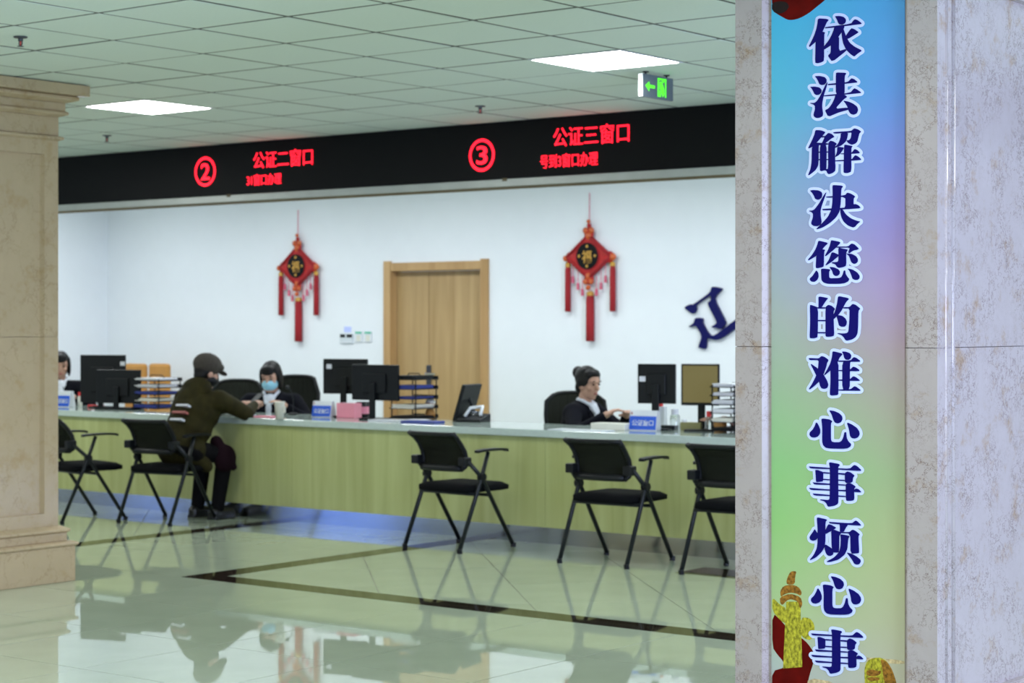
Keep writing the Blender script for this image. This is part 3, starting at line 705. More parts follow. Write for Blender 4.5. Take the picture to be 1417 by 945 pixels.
# ------------------------------------------------------------------ hanging knots
def knot(label, u, v):
    c = at_y(u, v, WY)
    t = thing('hanging_knot', label, 'decoration', (c.x, WY-.035, c.z), 0, 'red festive knots on the back wall')
    a, b = .00208, .0015
    X = lambda x: (x-355)*a
    Z = lambda z: (417-z)*b
    MB().tube((X(360), 0, Z(205)), (X(361), 0, Z(50)), .004, n=6).build('hanging_cord', M['pink'], t)
    for x, z, r in ((360, 216, .018), (344, 268, .028), (374, 268, .028), (359, 300, .034), (240, 428, .026), (484, 425, .032), (344, 566, .026), (372, 566, .026), (358, 600, .024), (358, 535, .03)):
        MB().ell((X(x), -.012, Z(z)), (r, .02, r), n=12, m=8).build('bead', M['orange'], t, smooth=True)
    for x, z, r in ((359, 240, .02), (359, 285, .05), (262, 425, .05), (462, 425, .05), (358, 548, .05), (352, 330, .05)):
        MB().ell((X(x), -.002, Z(z)), (r*1.05, .018, r*1.05), n=12, m=8).build('red_loop', M['redsilk'], t, smooth=True)
    dm = [(X(357), Z(286)), (X(480), Z(422)), (X(357), Z(556)), (X(238), Z(422))]
    MB().prism(dm, lambda x, z, d: (x, -d, z), -.02, .012).build('diamond_body', M['redsilk'], t, bevel=.006)
    rim = MB()
    for i in range(4):
        p, q = dm[i], dm[(i+1) % 4]; rim.tube((p[0]*.93, -.014, p[1]*.93), (q[0]*.93, -.014, q[1]*.93), .013, n=8)
    rim.build('diamond_rim', M['redtassel'], t, smooth=True)
    R = Matrix.Rotation(PI/2, 3, 'X')
    MB().lathe((0, 0, 0), [(.116, .008), (.116, .02), (.108, .024)], 28, R).build('black_disc', M['board'], t)
    MB().lathe((0, 0, 0), [(.126, .008), (.126, .018)], 28, R).build('disc_rim', M['redtassel'], t)
    text_obj('gold_character', '福', (-.052, .052, -.062, .05), .003, M['gold'], t, -.024, .02)
    for x, z in ((0, .085), (0, -.088), (-.085, 0), (.085, 0)): MB().ell((x, -.025, z), (.014, .004, .014), n=8, m=6).build('gold_motif', M['gold'], t)
    for x, z0, z1, w_ in ((249, 460, 740, 12), (479, 460, 740, 12), (364, 628, 912, 17)):
        MB().lathe((X(x), -.002, Z(z0)), [(.012, .012), (w_*a*.9, .0), (w_*a*.95, -.028)][::-1], 14).build('tassel_cap', M['gold'], t)
        n = 24; vs = []; H = (z1-z0)*b
        prof = [(w_*a*.85, -.026), (w_*a*1.02, -.06), (w_*a*1.05, -H*.6), (w_*a*1.08, -H+.004), (w_*a*.7, -H)]
        MB().lathe((X(x), -.002, Z(z0)), prof[::-1], 16).build('tassel', M['redtassel'], t, smooth=True)
    for k, (x, z) in enumerate(((274, 480), (301, 520), (324, 555), (396, 555), (419, 520), (442, 480))):
        m = MB().tube((X(x), 0, Z(z-20)), (X(x), 0, Z(z+55)), .003, n=6)
        m.tube((X(x), 0, Z(z+52)), (X(x), 0, Z(z+92)), .012, .014, n=8).build('small_tassel', M['pink'], t)
    return t
knot('red hanging knot with gold character and tassels, nearer the left column', 414.7, 368.3)
knot('red hanging knot with gold character and tassels, beside the blue wall letter', 817.5, 354.5)

# ------------------------------------------------------------------ exit sign, sprinklers
es = thing('exit_sign', 'green lit exit sign with left arrow hanging below the ceiling', 'sign', (-5.98, 9.05, 2.888))
MB().box(-.013, .013, -.15, .16, -.128, 0).build('sign_body', M['sign_grey'], es, bevel=.003)
MB().box(-.0135, .0135, -.1535, -.149, -.126, -.002).build('end_cap', M['white'], es)
for y in (-.1, .11): MB().tube((0, y, -.002), (0, y, .0155), .006).tube((0, y, .010), (0, y, .0155), .018).build('hanger', M['black'], es)
gp = MB(); fx = lambda y, z, d: (.0132+d, y, z)
gp.prism([(-.125, -.065), (-.085, -.04), (-.085, -.058), (-.03, -.058), (-.03, -.075), (-.085, -.075), (-.085, -.095)], fx, 0, .0012)
for q in ([(.0, -.012), (.085, -.012), (.085, -.022), (.0, -.022)], [(.0, -.012), (.012, -.012), (.012, -.116), (.0, -.116)], [(.073, -.012), (.085, -.012), (.085, -.116), (.073, -.116)],
          [(.02, -.03), (.04, -.03), (.06, -.06), (.066, -.10), (.05, -.116), (.035, -.085), (.02, -.07)], [(.018, -.08), (.034, -.088), (.03, -.116), (.016, -.116)], [(.045, -.018), (.062, -.018), (.062, -.034), (.045, -.034)]):
    gp.prism(q, fx, 0, .0012)
gp.build('lit_symbol', M['sign_green'], es)
for k, (u, v) in enumerate(((28.5, 50.5), (148, 187), (664.5, 146.3))):
    p = at_z(u, v, CZ)
    t = thing('sprinkler', ['ceiling sprinkler head above the left column capital', 'ceiling sprinkler head between the left column and the lit panel', 'ceiling sprinkler head over the number three sign'][k], 'sprinkler', (p.x, p.y, CZ), 0, 'ceiling sprinklers')
    MB().lathe((0, 0, 0), [(.034, -.001), (.032, -.007), (.012, -.010), (.012, -.022), (.009, -.024)][::-1], 16).build('escutcheon', M['darksteel'], t)
    m = MB()
    for s_ in (-1, 1): m.path([(s_*.009, 0, -.022), (s_*.013, 0, -.034), (s_*.004, 0, -.048)], .0028, 6)
    m.build('yoke', M['darksteel'], t)
    MB().tube((0, 0, -.022), (0, 0, -.047), .0035, n=8).build('bulb', M['redcap'], t)
    MB().lathe((0, 0, 0), [(.016, -.047), (.016, -.050)][::-1], 12).build('deflector', M['darksteel'], t)

# ------------------------------------------------------------------ visitor chairs
def visitor_chair(label):
    t = thing('visitor_chair', label, 'chair', (0, 0, 0), 0, 'black folding armchairs along the counter')
    for sx in (-1, 1):
        x = sx*.252
        MB().path([(x, -.268, .012), (x, -.05, .49), (x, .012, .652)], .0145).build('leg', M['tube'], t, smooth=True)
        MB().path([(x*.985, .268, .012), (x*.985, -.05, .49), (x*.95, -.175, .60)], .0145).build('leg', M['tube'], t, smooth=True)
        for y in (-.268, .268):
            MB().tube((x, y+(.006 if y < 0 else -.006), 0), (x, y, .03), .018, .017, n=10).build('foot_cap', M['black'], t)
        ar = MB(); n = 9
        pr = [(-.10, .662, .020), (-.08, .667, .026), (0, .671, .028), (.10, .672, .028), (.17, .668, .026), (.195, .660, .020)]
        for (ya, za, wa), (yb, zb, wb_) in zip(pr[:-1], pr[1:]):
            ar.add([(x-wa, ya, za-.012), (x+wa, ya, za-.012), (x+wa, ya, za+.004), (x-wa, ya, za+.004), (x-wb_, yb, zb-.012), (x+wb_, yb, zb-.012), (x+wb_, yb, zb+.004), (x-wb_, yb, zb+.004)],
                   [(0, 1, 5, 4), (1, 2, 6, 5), (2, 3, 7, 6), (3, 0, 4, 7), (0, 3, 2, 1), (4, 5, 6, 7)])
        ar.build('armrest', M['black'], t)
        MB().box(x*.86-.03, x*.86+.03, -.215, -.14, .565, .625).build('back_bracket', M['black'], t, bevel=.008)
        MB().tube((x-.02*sx, -.05, .49), (x+.022*sx, -.05, .49), .026, n=14).build('pivot', M['black'], t)
    MB().tube((-.25, .03, .365), (.25, .03, .365), .011).tube((-.25, -.12, .378), (.25, -.12, .378), .011).build('cross_tube', M['tube'], t)
    # seat: a rounded pad
    st = MB(); nx, ny = 10, 10; top = []; bot = []
    for j in range(ny+1):
        for i in range(nx+1):
            u, v = i/nx*2-1, j/ny*2-1
            e = max(abs(u), abs(v)); k = 1-.06*(abs(u*v))**3
            x, y = u*.232*k, v*.225*k+.045
            f = max(0, 1-max(abs(u)**8, abs(v)**8))
            top.append((x, y, .425+.022*f+.010*(v > .3)*0-.012*max(0, v-.6))); bot.append((x, y, .392-.012*f))
    I = lambda i, j: j*(nx+1)+i; T = len(top); fs = []
    for j in range(ny):
        for i in range(nx):
            fs += [(I(i, j), I(i+1, j), I(i+1, j+1), I(i, j+1)), (T+I(i, j), T+I(i, j+1), T+I(i+1, j+1), T+I(i+1, j))]
    for i in range(nx):
        fs += [(I(i, 0), T+I(i, 0), T+I(i+1, 0), I(i+1, 0)), (I(i, ny), I(i+1, ny), T+I(i+1, ny), T+I(i, ny))]
    for j in range(ny):
        fs += [(I(0, j), I(0, j+1), T+I(0, j+1), T+I(0, j)), (I(nx, j), T+I(nx, j), T+I(nx, j+1), I(nx, j+1))]
    st.add(top+bot, fs).build('seat', M['foam'], t, smooth=True)
    # backrest: curved frame with mesh between
    prof = [(.535, -.185, .185), (.56, -.160, .200), (.61, -.158, .206), (.66, -.172, .205), (.71, -.205, .202), (.75, -.245, .205), (.782, -.292, .212)]
    cv = lambda x: -.035*(1-(x/.21)**2)+.02        # hollow towards the sitter
    def strip(z0, y0, x0, z1, y1, x1, th): pass
    pan = MB(); cols = 10; g = []
    for z, y, hw_ in prof:
        for i in range(cols+1):
            x = (i/cols*2-1)*(hw_-.02); g.append((x, y+cv(x), z))
    for r in range(len(prof)-1):
        for i in range(cols):
            q = [g[r*(cols+1)+i], g[r*(cols+1)+i+1], g[(r+1)*(cols+1)+i+1], g[(r+1)*(cols+1)+i]]
            pan.add(q+[(a_, b_+.004, c_) for a_, b_, c_ in q], [(0, 1, 2, 3), (7, 6, 5, 4), (0, 4, 5, 1), (1, 5, 6, 2), (2, 6, 7, 3), (3, 7, 4, 0)])
    pan.build('back_mesh', M['meshcloth'], t)
    fr = MB()
    for sx in (-1, 1): fr.path([(sx*(hw_-.008), y+cv(hw_-.01), z) for z, y, hw_ in prof], .016, 8)
    z, y, hw_ = prof[0]; fr.path([((i/8*2-1)*(hw_-.01), y+cv((i/8*2-1)*hw_), z+.012) for i in range(9)], .022, 8)
    z, y, hw_ = prof[-1]; fr.path([((i/8*2-1)*(hw_-.005), y+cv((i/8*2-1)*hw_), z-.004) for i in range(9)], .014, 8)
    fr.build('back_frame', M['black'], t, smooth=True)
    return t
ch0 = visitor_chair('x')
spots = [(-11.74, 9.745, -13, 'black folding armchair half hidden behind the left marble column'),
         (-11.09, 10.06, 7, 'black folding armchair the capped visitor sits on'),
         (-8.255, 10.10, -4, 'black folding armchair standing empty below the wooden double door'),
         (-6.965, 10.09, 1, 'black folding armchair in front of the clerk with the hair bun'),
         (-6.055, 10.085, 1, 'black folding armchair partly cut off by the right marble column')]
for k, (x, y, r, lb) in enumerate(spots):
    t = ch0 if k == 0 else copy_tree(ch0)
    t.location = (x, y, 0); t.rotation_euler.z = math.radians(r); t['label'] = lb

# ------------------------------------------------------------------ office chairs behind the counter
def office_chair(label, x, y, rz, hb=1.0):
    t = thing('office_chair', label, 'chair', (x, y, 0), rz, 'office chairs behind the counter')
    m = MB()
    for k in range(5):
        a = 2*PI*k/5+.3; m.tube((0, 0, .09), (.27*math.cos(a), .27*math.sin(a), .065), .022, .014)
    m.build('star_base', M['black'], t)
    for k in range(5):
        a = 2*PI*k/5+.3; c = Vector((.27*math.cos(a), .27*math.sin(a), .028))
        MB().tube(c+Vector((-.02*math.sin(a), .02*math.cos(a), 0)), c-Vector((-.02*math.sin(a), .02*math.cos(a), 0)), .028, n=12).build('caster', M['black'], t)
    MB().tube((0, 0, .08), (0, 0, .43), .025).build('stem', M['black'], t)
    MB().box(-.24, .24, -.22, .26, .42, .475).build('seat', M['foam'], t, bevel=.02)
    g = []; cols = 8; rows_ = [(.55, -.25, .20), (.68, -.24, .225), (.82, -.25, .235), (.92, -.275, .225), (hb, -.30, .17)]
    for z, yy, hw_ in rows_:
        for i in range(cols+1):
            u = i/cols*2-1; g.append((u*hw_, yy+.03*u*u, z-.02*(abs(u)**4)*(z > .95)))
    pm = MB()
    for r in range(len(rows_)-1):
        for i in range(cols):
            q = [g[r*(cols+1)+i], g[r*(cols+1)+i+1], g[(r+1)*(cols+1)+i+1], g[(r+1)*(cols+1)+i]]
            pm.add(q+[(a_, b_-.02, c_) for a_, b_, c_ in q], [(0, 1, 2, 3), (7, 6, 5, 4), (0, 4, 5, 1), (1, 5, 6, 2), (2, 6, 7, 3), (3, 7, 4, 0)])
    pm.build('back_mesh', M['meshcloth'], t)
    fr = MB(); C1 = cols+1
    edge = [g[r*C1] for r in range(5)]+[g[4*C1+i] for i in range(1, C1)]+[g[r*C1+cols] for r in range(3, -1, -1)]+[g[i] for i in range(cols-1, -1, -1)]
    fr.path([Vector(q)+Vector((0, -.01, 0)) for q in edge], .016, 8)
    fr.build('back_frame', M['black'], t, smooth=True)
    MB().path([(0, -.12, .42), (0, -.28, .45), (0, -.285, .62)], .022, 8).build('back_bar', M['black'], t, smooth=True)
    for sx in (-1, 1):
        MB().path([(sx*.25, 0, .44), (sx*.285, 0, .48), (sx*.285, -.02, .64)], .014, 8).build('arm_post', M['black'], t, smooth=True)
        MB().box(sx*.285-.03, sx*.285+.03, -.13, .13, .64, .665).build('arm_pad', M['black'], t, bevel=.008)
    return t

# ------------------------------------------------------------------ people
def rotm(ax, deg): return Matrix.Rotation(math.radians(deg), 3, ax)
def ik(a, b, l1, l2, hint):
    a = Vector(a); b = Vector(b); d = b-a; L = min(d.length, (l1+l2)*.995); dn = d.normalized()
    x = (l1*l1-l2*l2+L*L)/(2*L); h = math.sqrt(max(l1*l1-x*x, 0))
    hv = Vector(hint); hv = (hv-dn*hv.dot(dn)).normalized()
    return a+dn*x+hv*h, a+dn*L
def hand(m, wrist, d, nrm, side, curl=.5):
    """palm, four unequal bent fingers and a thumb"""
    d = Vector(d).normalized(); n = Vector(nrm); n = (n-d*n.dot(d)).normalized(); lat = d.cross(n)*side
    R = Matrix((lat, d, n)).transposed()
    m.ell(wrist+d*.045, (.040, .056, .017), R, n=12, m=8)
    m.capsule(wrist-d*.02, wrist+d*.03, .024, .026, 10)
    for k, (o_, ln) in enumerate(((-.030, .072), (-.010, .082), (.010, .077), (.028, .060))):
        p = wrist+d*.080+lat*o_; a1 = curl*.6; a2 = curl*1.7
        q = p+(d*math.cos(a1)+n*math.sin(a1)+lat*o_*1.5)*ln*.52
        r = q+(d*math.cos(a2)+n*math.sin(a2))*ln*.48
        m.capsule(p-d*.012, q, .0098, .0090, 8); m.capsule(q, r, .0090, .0078, 8)
    p = wrist+d*.022-lat*.030; q = p+(d*.62-lat*.62+n*.35)*.045; r = q+(d*.9-lat*.15+n*.35)*.032
    m.capsule(p, q, .0125, .0110, 8); m.capsule(q, r, .0108, .0090, 8)
def person(label, loc, rz, lean=8, side_lean=0, yaw=0, pitch=0, hands=((-.15, .40, .80), (.15, .40, .80)), hair='bob', coat='suit', bulk=1.0, mask=None, cap=False,
           hip=.52, torso=.46, curl=.5, knee=.42, hand_n=(0, 0, -1), foot=.36):
    t = thing('person', label, 'person', loc, rz)
    Rl = rotm('X', -lean) @ rotm('Y', side_lean)
    H = Vector((0, 0, hip)); up = Rl @ Vector((0, 0, 1)); rt = Rl @ Vector((1, 0, 0)); fw_ = Rl @ Vector((0, 1, 0))
    chest = H+up*torso*.62; neck = H+up*torso+fw_*.01; sh = [neck-up*.055-rt*.165*bulk, neck-up*.055+rt*.165*bulk]
    Rh = rotm('Z', yaw) @ rotm('X', -pitch)
    hc = neck+Vector((0, .03, .150))
    hd = lambda x, y, z: hc+Rh @ Vector((x, y, z))
    bd = MB(); cl = MB(); tr = MB()
    # head, face, neck
    bd.ell(hc+Rh @ Vector((0, -.005, .02)), (.074, .092, .098), Rh, 18, 12)
    bd.ell(hd(0, .022, -.055), (.056, .062, .062), Rh, 16, 10)
    bd.ell(hd(0, .052, -.098), (.026, .022, .018), Rh)
    bd.ell(hd(0, .088, -.018), (.011, .020, .022), rotm('Z', yaw) @ rotm('X', -pitch-18)); bd.ell(hd(0, .098, -.032), (.015, .013, .010), Rh)
    bd.ell(hd(0, .068, .022), (.055, .022, .014), Rh)
    for s_ in (-1, 1):
        bd.ell(hd(s_*.074, -.005, -.01), (.010, .022, .032), Rh); bd.ell(hd(s_*.04, .055, -.03), (.022, .02, .02), Rh)
    bd.capsule(neck-up*.06, hd(0, -.012, -.07), .053, .048)
    # trunk and legs (body), then clothes a little larger
    def trunk(m, g):
        m.ell(H+up*.02, (.165*bulk+g, .125*bulk+g, .13+g), Rl); m.ell(H+up*torso*.40, (.145*bulk+g, .115*bulk+g, .17+g), Rl)
        m.ell(chest+up*.02, (.165*bulk+g, .120*bulk+g, .17+g), Rl)
        m.capsule(sh[0]-up*.01, sh[1]-up*.01, .062+g, .062+g)
    trunk(bd, 0); trunk(cl, .016)
    for i, s_ in enumerate((-1, 1)):
        e, wv = ik(sh[i], hands[i], .275, .25, (s_*.9, -.3, -.75))
        bd.capsule(sh[i], e, .050, .040); bd.capsule(e, wv, .039, .026)
        cl.capsule(sh[i], e, (.062)*(.5+.5*bulk)+.004, .052*(.5+.5*bulk)); cl.capsule(e, wv-(wv-e)*.06, .050*(.5+.5*bulk), .038)
        hand(bd, wv, (wv-e), hand_n, -s_, curl)
        hj = H+Vector((s_*.095, .02, -.01)); kn = Vector((s_*.125, knee, hip-.03)); an = Vector((s_*.12, foot, .09))
        bd.capsule(hj, kn, .080, .058); bd.capsule(kn, an, .055, .038)
        bd.capsule(an+Vector((0, -.02, -.035)), an+Vector((0, .12, -.055)), .036, .028)
        tr.capsule(hj, kn, .092, .070); tr.capsule(kn, an, .068, .054)
        sm_ = MB(); sm_.capsule(an+Vector((0, -.035, -.038)), an+Vector((0, .13, -.052)), .047, .040); sm_.box(an.x-.042, an.x+.042, an.y-.07, an.y+.16, 0.0, .02)
        organic('shoe', sm_, .01, M['shoe'], t, 3)
    tr.ell(H, (.178*bulk, .135*bulk, .12), Rl)
    organic('body', bd, .0062, M['skin'], t, 3)
    organic('trousers', tr, .014, M['trouser'], t, 4)
    organic('jacket', cl, .012, M[coat], t, 4)
    # face
    for s_ in (-1, 1):
        MB().ell(hd(s_*.031, .080, .002), (.013, .007, .006), Rh, 10, 6).build('eye', M['eye'], t, smooth=True)
        MB().ell(hd(s_*.032, .084, .026), (.019, .006, .004), Rh @ rotm('Y', s_*8), 10, 6).build('eyebrow', M['hair'], t, smooth=True)
    if mask is None:
        MB().ell(hd(0, .080, -.066), (.021, .009, .008), Rh, 12, 6).build('mouth', M['lip'], t, smooth=True)
    else:
        mm = MB().ell(hd(0, .034, -.052), (.069, .074, .054), Rh, 18, 12).ell(hd(0, .075, -.035), (.022, .038, .03), Rh)
        organic('face_mask', mm, .006, M[mask], t, 3)
    hm = MB()
    if hair == 'bob':
        hm.ell(hd(0, -.022, .035), (.086, .096, .096), Rh, 18, 12)
        hm.ell(hd(0, .050, .078), (.066, .044, .034), Rh); hm.ell(hd(0, .074, .055), (.055, .022, .022), Rh)
        for s_ in (-1, 1): hm.ell(hd(s_*.080, -.008, -.015), (.018, .050, .092), Rh)
        hm.ell(hd(0, -.065, -.03), (.078, .05, .10), Rh)
    elif hair == 'bun':
        hm.ell(hd(0, -.020, .042), (.084, .094, .090), Rh, 18, 12)
        hm.ell(hd(0, .028, .078), (.066, .058, .038), Rh); hm.ell(hd(.050, .030, .066), (.026, .036, .03), Rh); hm.ell(hd(-.050, .030, .066), (.026, .036, .03), Rh)
        for s_ in (-1, 1): hm.ell(hd(s_*.074, -.012, .012), (.016, .035, .045), Rh)
        hm.ell(hd(0, -.108, .070), (.046, .042, .048), Rh)
        for s_ in (-1, 1): hm.ell(hd(s_*.070, .012, .022), (.014, .044, .044), Rh)
        hm.ell(hd(0, -.02, .03), (.075, .085, .05), Rh); hm.ell(hd(0, -.055, -.03), (.066, .045, .06), Rh)
    elif hair == 'short':
        hm.ell(hd(0, -.02, .02), (.083, .094, .09), Rh, 18, 12); hm.ell(hd(0, -.06, -.03), (.07, .04, .05), Rh)
    if hair: organic('hair', hm, .008, M['hair'], t, 3)
    return t, dict(H=H, up=up, rt=rt, fw=fw_, neck=neck, hd=hd, Rh=Rh, chest=chest, sh=sh, Rl=Rl)
def suit_trim(t, J):
    """white blouse showing between the lapels, with a collar round the neck"""
    n, up, rt, fw_, Rl = J['neck'], J['up'], J['rt'], J['fw'], J['Rl']
    m = MB().ell(n-up*.13+fw_*.100, (.043, .043, .105), Rl).ell(n-up*.025+fw_*.055, (.058, .055, .050), Rl)
    organic('blouse', m, .008, M['shirt'], t, 3)
    c = MB()
    for s_ in (-1, 1):
        base = n+up*.026
        pts = [base-fw_*.055, base-fw_*.035+rt*s_*.046, base+fw_*.01+rt*s_*.060, base+fw_*.065+rt*s_*.040-up*.02, base+fw_*.105+rt*s_*.026-up*.065]
        for a, b in zip(pts[:-1], pts[1:]): c.capsule(a, b, .016, .016, 8)
    organic('collar', c, .007, M['shirt'], t, 2)
    for s_ in (-1, 1):
        a = n-up*.05+fw_*.085+rt*s_*.070; b = n-up*.26+fw_*.140+rt*s_*.014
        MB().capsule(a, b, .018, .014, 8).build('lapel', M['suit'], t, smooth=True)

# visitor in the olive jacket, seated, leaning over the worktop
vt, VJ = person('person in olive hooded jacket and grey cap leaning on the counter with a phone', (-11.06, 10.16, 0), math.radians(-4), lean=27, yaw=-14, pitch=14,
    hands=((-.07, .66, .865), (.10, .66, .87)), hair='short', coat='olive', bulk=1.3, mask='black', hip=.535, torso=.50, curl=.75, hand_n=(0, .3, -1), foot=.27, knee=.34)
hd, up, rt, fw_, nk = VJ['hd'], VJ['up'], VJ['rt'], VJ['fw'], VJ['neck']
m = MB().ell(nk-fw_*.075-up*.02, (.155, .095, .110), VJ['Rl']).ell(nk-fw_*.11-up*.10, (.13, .075, .10), VJ['Rl'])
for s_ in (-1, 1): m.capsule(nk-fw_*.05+rt*s_*.08-up*.01, nk+fw_*.06+rt*s_*.07-up*.05, .045, .035)
organic('hood', m, .011, M['olive'], vt, 4)
m = MB().ell(VJ['H']-up*.0+fw_*.01, (.215, .18, .14), VJ['Rl']).ell(VJ['H']+Vector((0, .06, -.06)), (.20, .17, .09)).capsule(VJ['H']+Vector((.13, .05, -.05)), VJ['H']+Vector((.15, .14, -.12)), .07, .05)
organic('jacket_hem', m, .013, M['olive'], vt, 4)
m = MB().ell(hd(0, -.012, .062), (.104, .118, .092), VJ['Rh'], 20, 12).ell(hd(0, .055, .060), (.088, .07, .045), VJ['Rh'])
cp = organic('flat_cap', m, .008, M['cap'], vt, 3)
organic('cap_visor', MB().ell(hd(0, .120, .030), (.072, .045, .012), VJ['Rh'] @ rotm('X', -24)), .006, M['cap'], vt, 2)
MB().ell(hd(0, -.012, .146), (.014, .014, .010), VJ['Rh'], 10, 6).build('cap_button', M['cap'], vt, smooth=True)
for k, (z, m_, w_) in enumerate(((.305, 'shirt', .075), (.245, 'lip', .085), (.185, 'shirt', .075))):
    c = VJ['H']+up*z-fw_*(.172 if k == 0 else .176 if k == 1 else .176)+rt*.045
    mt = Matrix.Translation(c) @ VJ['Rl'].to_4x4() @ Matrix.Rotation(math.radians(-4), 4, 'Z')
    MB().box(-w_, w_, -.006, .03, -.008, .008, mt).build('back_stripe', M[m_], vt)
bgm = MB().ell((.17, .30, .47), (.075, .10, .11)).capsule((.14, .24, .60), (.20, .36, .40), .05, .03)
bag = organic('shoulder_bag', bgm, .012, M['maroon'], None, 3); bag.location = (-11.06, 10.16, 0); bag.rotation_euler.z = math.radians(-4)
tag(bag, 'dark maroon bag on the lap of the capped visitor', 'bag')
pz = MB().box(-.036, .036, -.075, .075, -.004, .004)
ph = pz.build('mobile_phone', M['black'], bevel=.003); ph.location = (-11.0, 10.905, .905); ph.rotation_euler = (math.radians(35), 0, math.radians(-4))
tag(ph, 'black mobile phone held in the hands of the capped visitor', 'phone')

# clerks
P2 = at_y(381, 540, 11.55)
w2, J = person('person in black suit with black bob and pale blue mask facing the visitor', (P2.x, 11.55, 0), math.radians(-150), lean=14, yaw=-6, pitch=16, bulk=1.14,
    hands=((-.19, .36, .83), (.17, .38, .82)), hair='bob', mask='mask', hip=.495, torso=.44)
suit_trim(w2, J)
P3 = at_y(802, 540, 11.62)
w3, J = person('person in black suit with hair in a bun facing the monitors', (P3.x-.02, 11.58, 0), math.radians(-82), lean=10, yaw=-14, pitch=6,
    hands=((.02, .44, .835), (.23, .36, .84)), hair='bun', hip=.485, torso=.44)
suit_trim(w3, J)
P1 = at_y(83, 540, 11.55)
w1, J = person('person in black suit with dark bob half hidden behind the left column', (P1.x, 11.55, 0), math.radians(-128), lean=5, yaw=0, pitch=8,
    hands=((-.12, .40, .84), (.15, .40, .84)), hair='bob', hip=.52, torso=.46)
suit_trim(w1, J)
P5 = at_y(1090, 540, 11.6)
hp5 = at_z(1000, 592, .80)
w5, J = person('person whose dark sleeve and hand reach out from behind the right column', (P5.x, 11.62, 0), math.radians(140), lean=16, yaw=0, pitch=12,
    hands=((-.14, .42, .825), (.12, .50, .825)), hair='bob', hip=.49, torso=.44)
suit_trim(w5, J)
office_chair('black mesh office chair behind the clerk with the hair bun', P3.x-.02, 11.70, math.radians(-130), .985)
office_chair('black mesh office chair behind the clerk in the blue mask', P2.x-.05, 11.66, math.radians(-165), 1.06)
p = at_y(318, 560, 12.0); office_chair('empty black office chair seen behind the visitor and the masked clerk', p.x, 12.0, math.radians(-150), 1.0)
office_chair('black office chair of the clerk half hidden behind the left column', P1.x-.08, 11.63, math.radians(-128), .95)
office_chair('black office chair of the clerk hidden by the right column', P5.x+.05, 11.68, math.radians(140), .95)

# ------------------------------------------------------------------ things on the worktop
def on_top(u, v):
    p = at_z(u, v, TOP)
    if p.y > 11.17: p = at_y(u, v, 11.17); p.z = TOP
    return p
def monitor(label, u0, u1, vt, vb, y, rz, face=-1, scr='screen', stand=True, tilt=0):
    """screen seen between pixel columns u0..u1 at depth y; face=-1: its back is towards the hall"""
    a = at_y(u0, (vt+vb)/2, y); b = at_y(u1, (vt+vb)/2, y); c = (a+b)/2; um = (u0+u1)/2
    z0, z1 = at_y(um, vb, y).z, at_y(um, vt, y).z
    wd = (b.x-a.x)
    r = math.radians(rz); cam_d = Vector((c.x, c.y)); n = cam_d.normalized()
    lat = Vector((math.cos(r), math.sin(r)))
    per = Vector((n.y, -n.x)); wx = wd*abs(Vector((1, 0)).dot(per))/max(.3, abs(lat.dot(per)))
    t = thing('monitor', label, 'monitor', (c.x, y, TOP), r, 'computer monitors on the counter')
    h0, h1 = z0-TOP, z1-TOP; w2_ = wx/2
    sc = MB().box(-w2_, w2_, -.012, .012, h0, h1).build('casing', M['black'], t, bevel=.005)
    yy = .0125 if face < 0 else -.0125
    a_, b_ = sorted((yy, yy+(.002 if face < 0 else -.002)))
    MB().box(-w2_+.012, w2_-.012, a_, b_, h0+.02, h1-.012).build('screen', M[scr], t)
    bk = -1 if face < 0 else 1
    a_, b_ = sorted((bk*.012, bk*.03)); MB().box(-w2_*.5, w2_*.5, a_, b_, h0+(h1-h0)*.22, h0+(h1-h0)*.75).build('rear_hump', M['black'], t, bevel=.006)
    a_, b_ = sorted((bk*.03, bk*.05)); MB().box(-.025, .025, a_, b_, .005, h0+(h1-h0)*.5).build('stand_neck', M['black'], t, bevel=.004)
    MB().box(-.10, .10, -.08, .08, 0, .012).build('stand_foot', M['black'], t, bevel=.004)
    return t, w2_, h0, h1
def sticker(t, w2_, h0, h1, fx_, fz):
    x = -w2_+2*w2_*fx_; z = h0+(h1-h0)*fz
    MB().box(x-.022, x+.022, -.0145, -.0118, z-.018, z+.018).build('sticker', M['paper'], t)
t, w_, h0, h1 = monitor('black monitor back, the taller one behind another near the left column', 112, 174, 491, 557, 11.12, 20); sticker(t, w_, h0, h1, .95, .82)
monitor('black monitor back standing before a taller one near the left column', 134, 195, 511.5, 558, 10.98, 16)
t, w_, h0, h1 = monitor('black monitor back right of the masked clerk with a paper sticker', 448, 509, 496.5, 545, 11.15, 18); sticker(t, w_, h0, h1, .14, .78)
monitor('black monitor back overlapping another in front of the double door', 488, 552, 504.5, 554, 10.98, 4)
t, w_, h0, h1 = monitor('black monitor back right of the clerk with the bun', 883, 935.5, 503.5, 558.5, 11.09, 18); sticker(t, w_, h0, h1, .13, .62)
monitor('monitor with a plain olive screen turned toward the hall', 943, 996, 503.5, 561, 11.16, 22, 1, 'screen_olive')
# slanted small screen
c = on_top(628, 582)
t = thing('tilted_screen', 'black slim screen leaning back alone on the worktop before the door', 'screen', (c.x, c.y+.1, TOP), math.radians(-77))
mt = Matrix.Rotation(math.radians(-17), 4, 'X')
MB().box(-.15, .15, -.014, .014, .0, .285, mt).build('casing', M['black'], t, bevel=.006)
MB().box(-.138, .138, -.017, -.013, .015, .27, mt).build('screen', M['screen'], t)
MB().box(-.09, .09, -.02, .14, 0, .012).build('foot', M['black'], t, bevel=.004)
MB().tube((0, .12, .008), (0, .06, .17), .012).build('prop', M['black'], t)

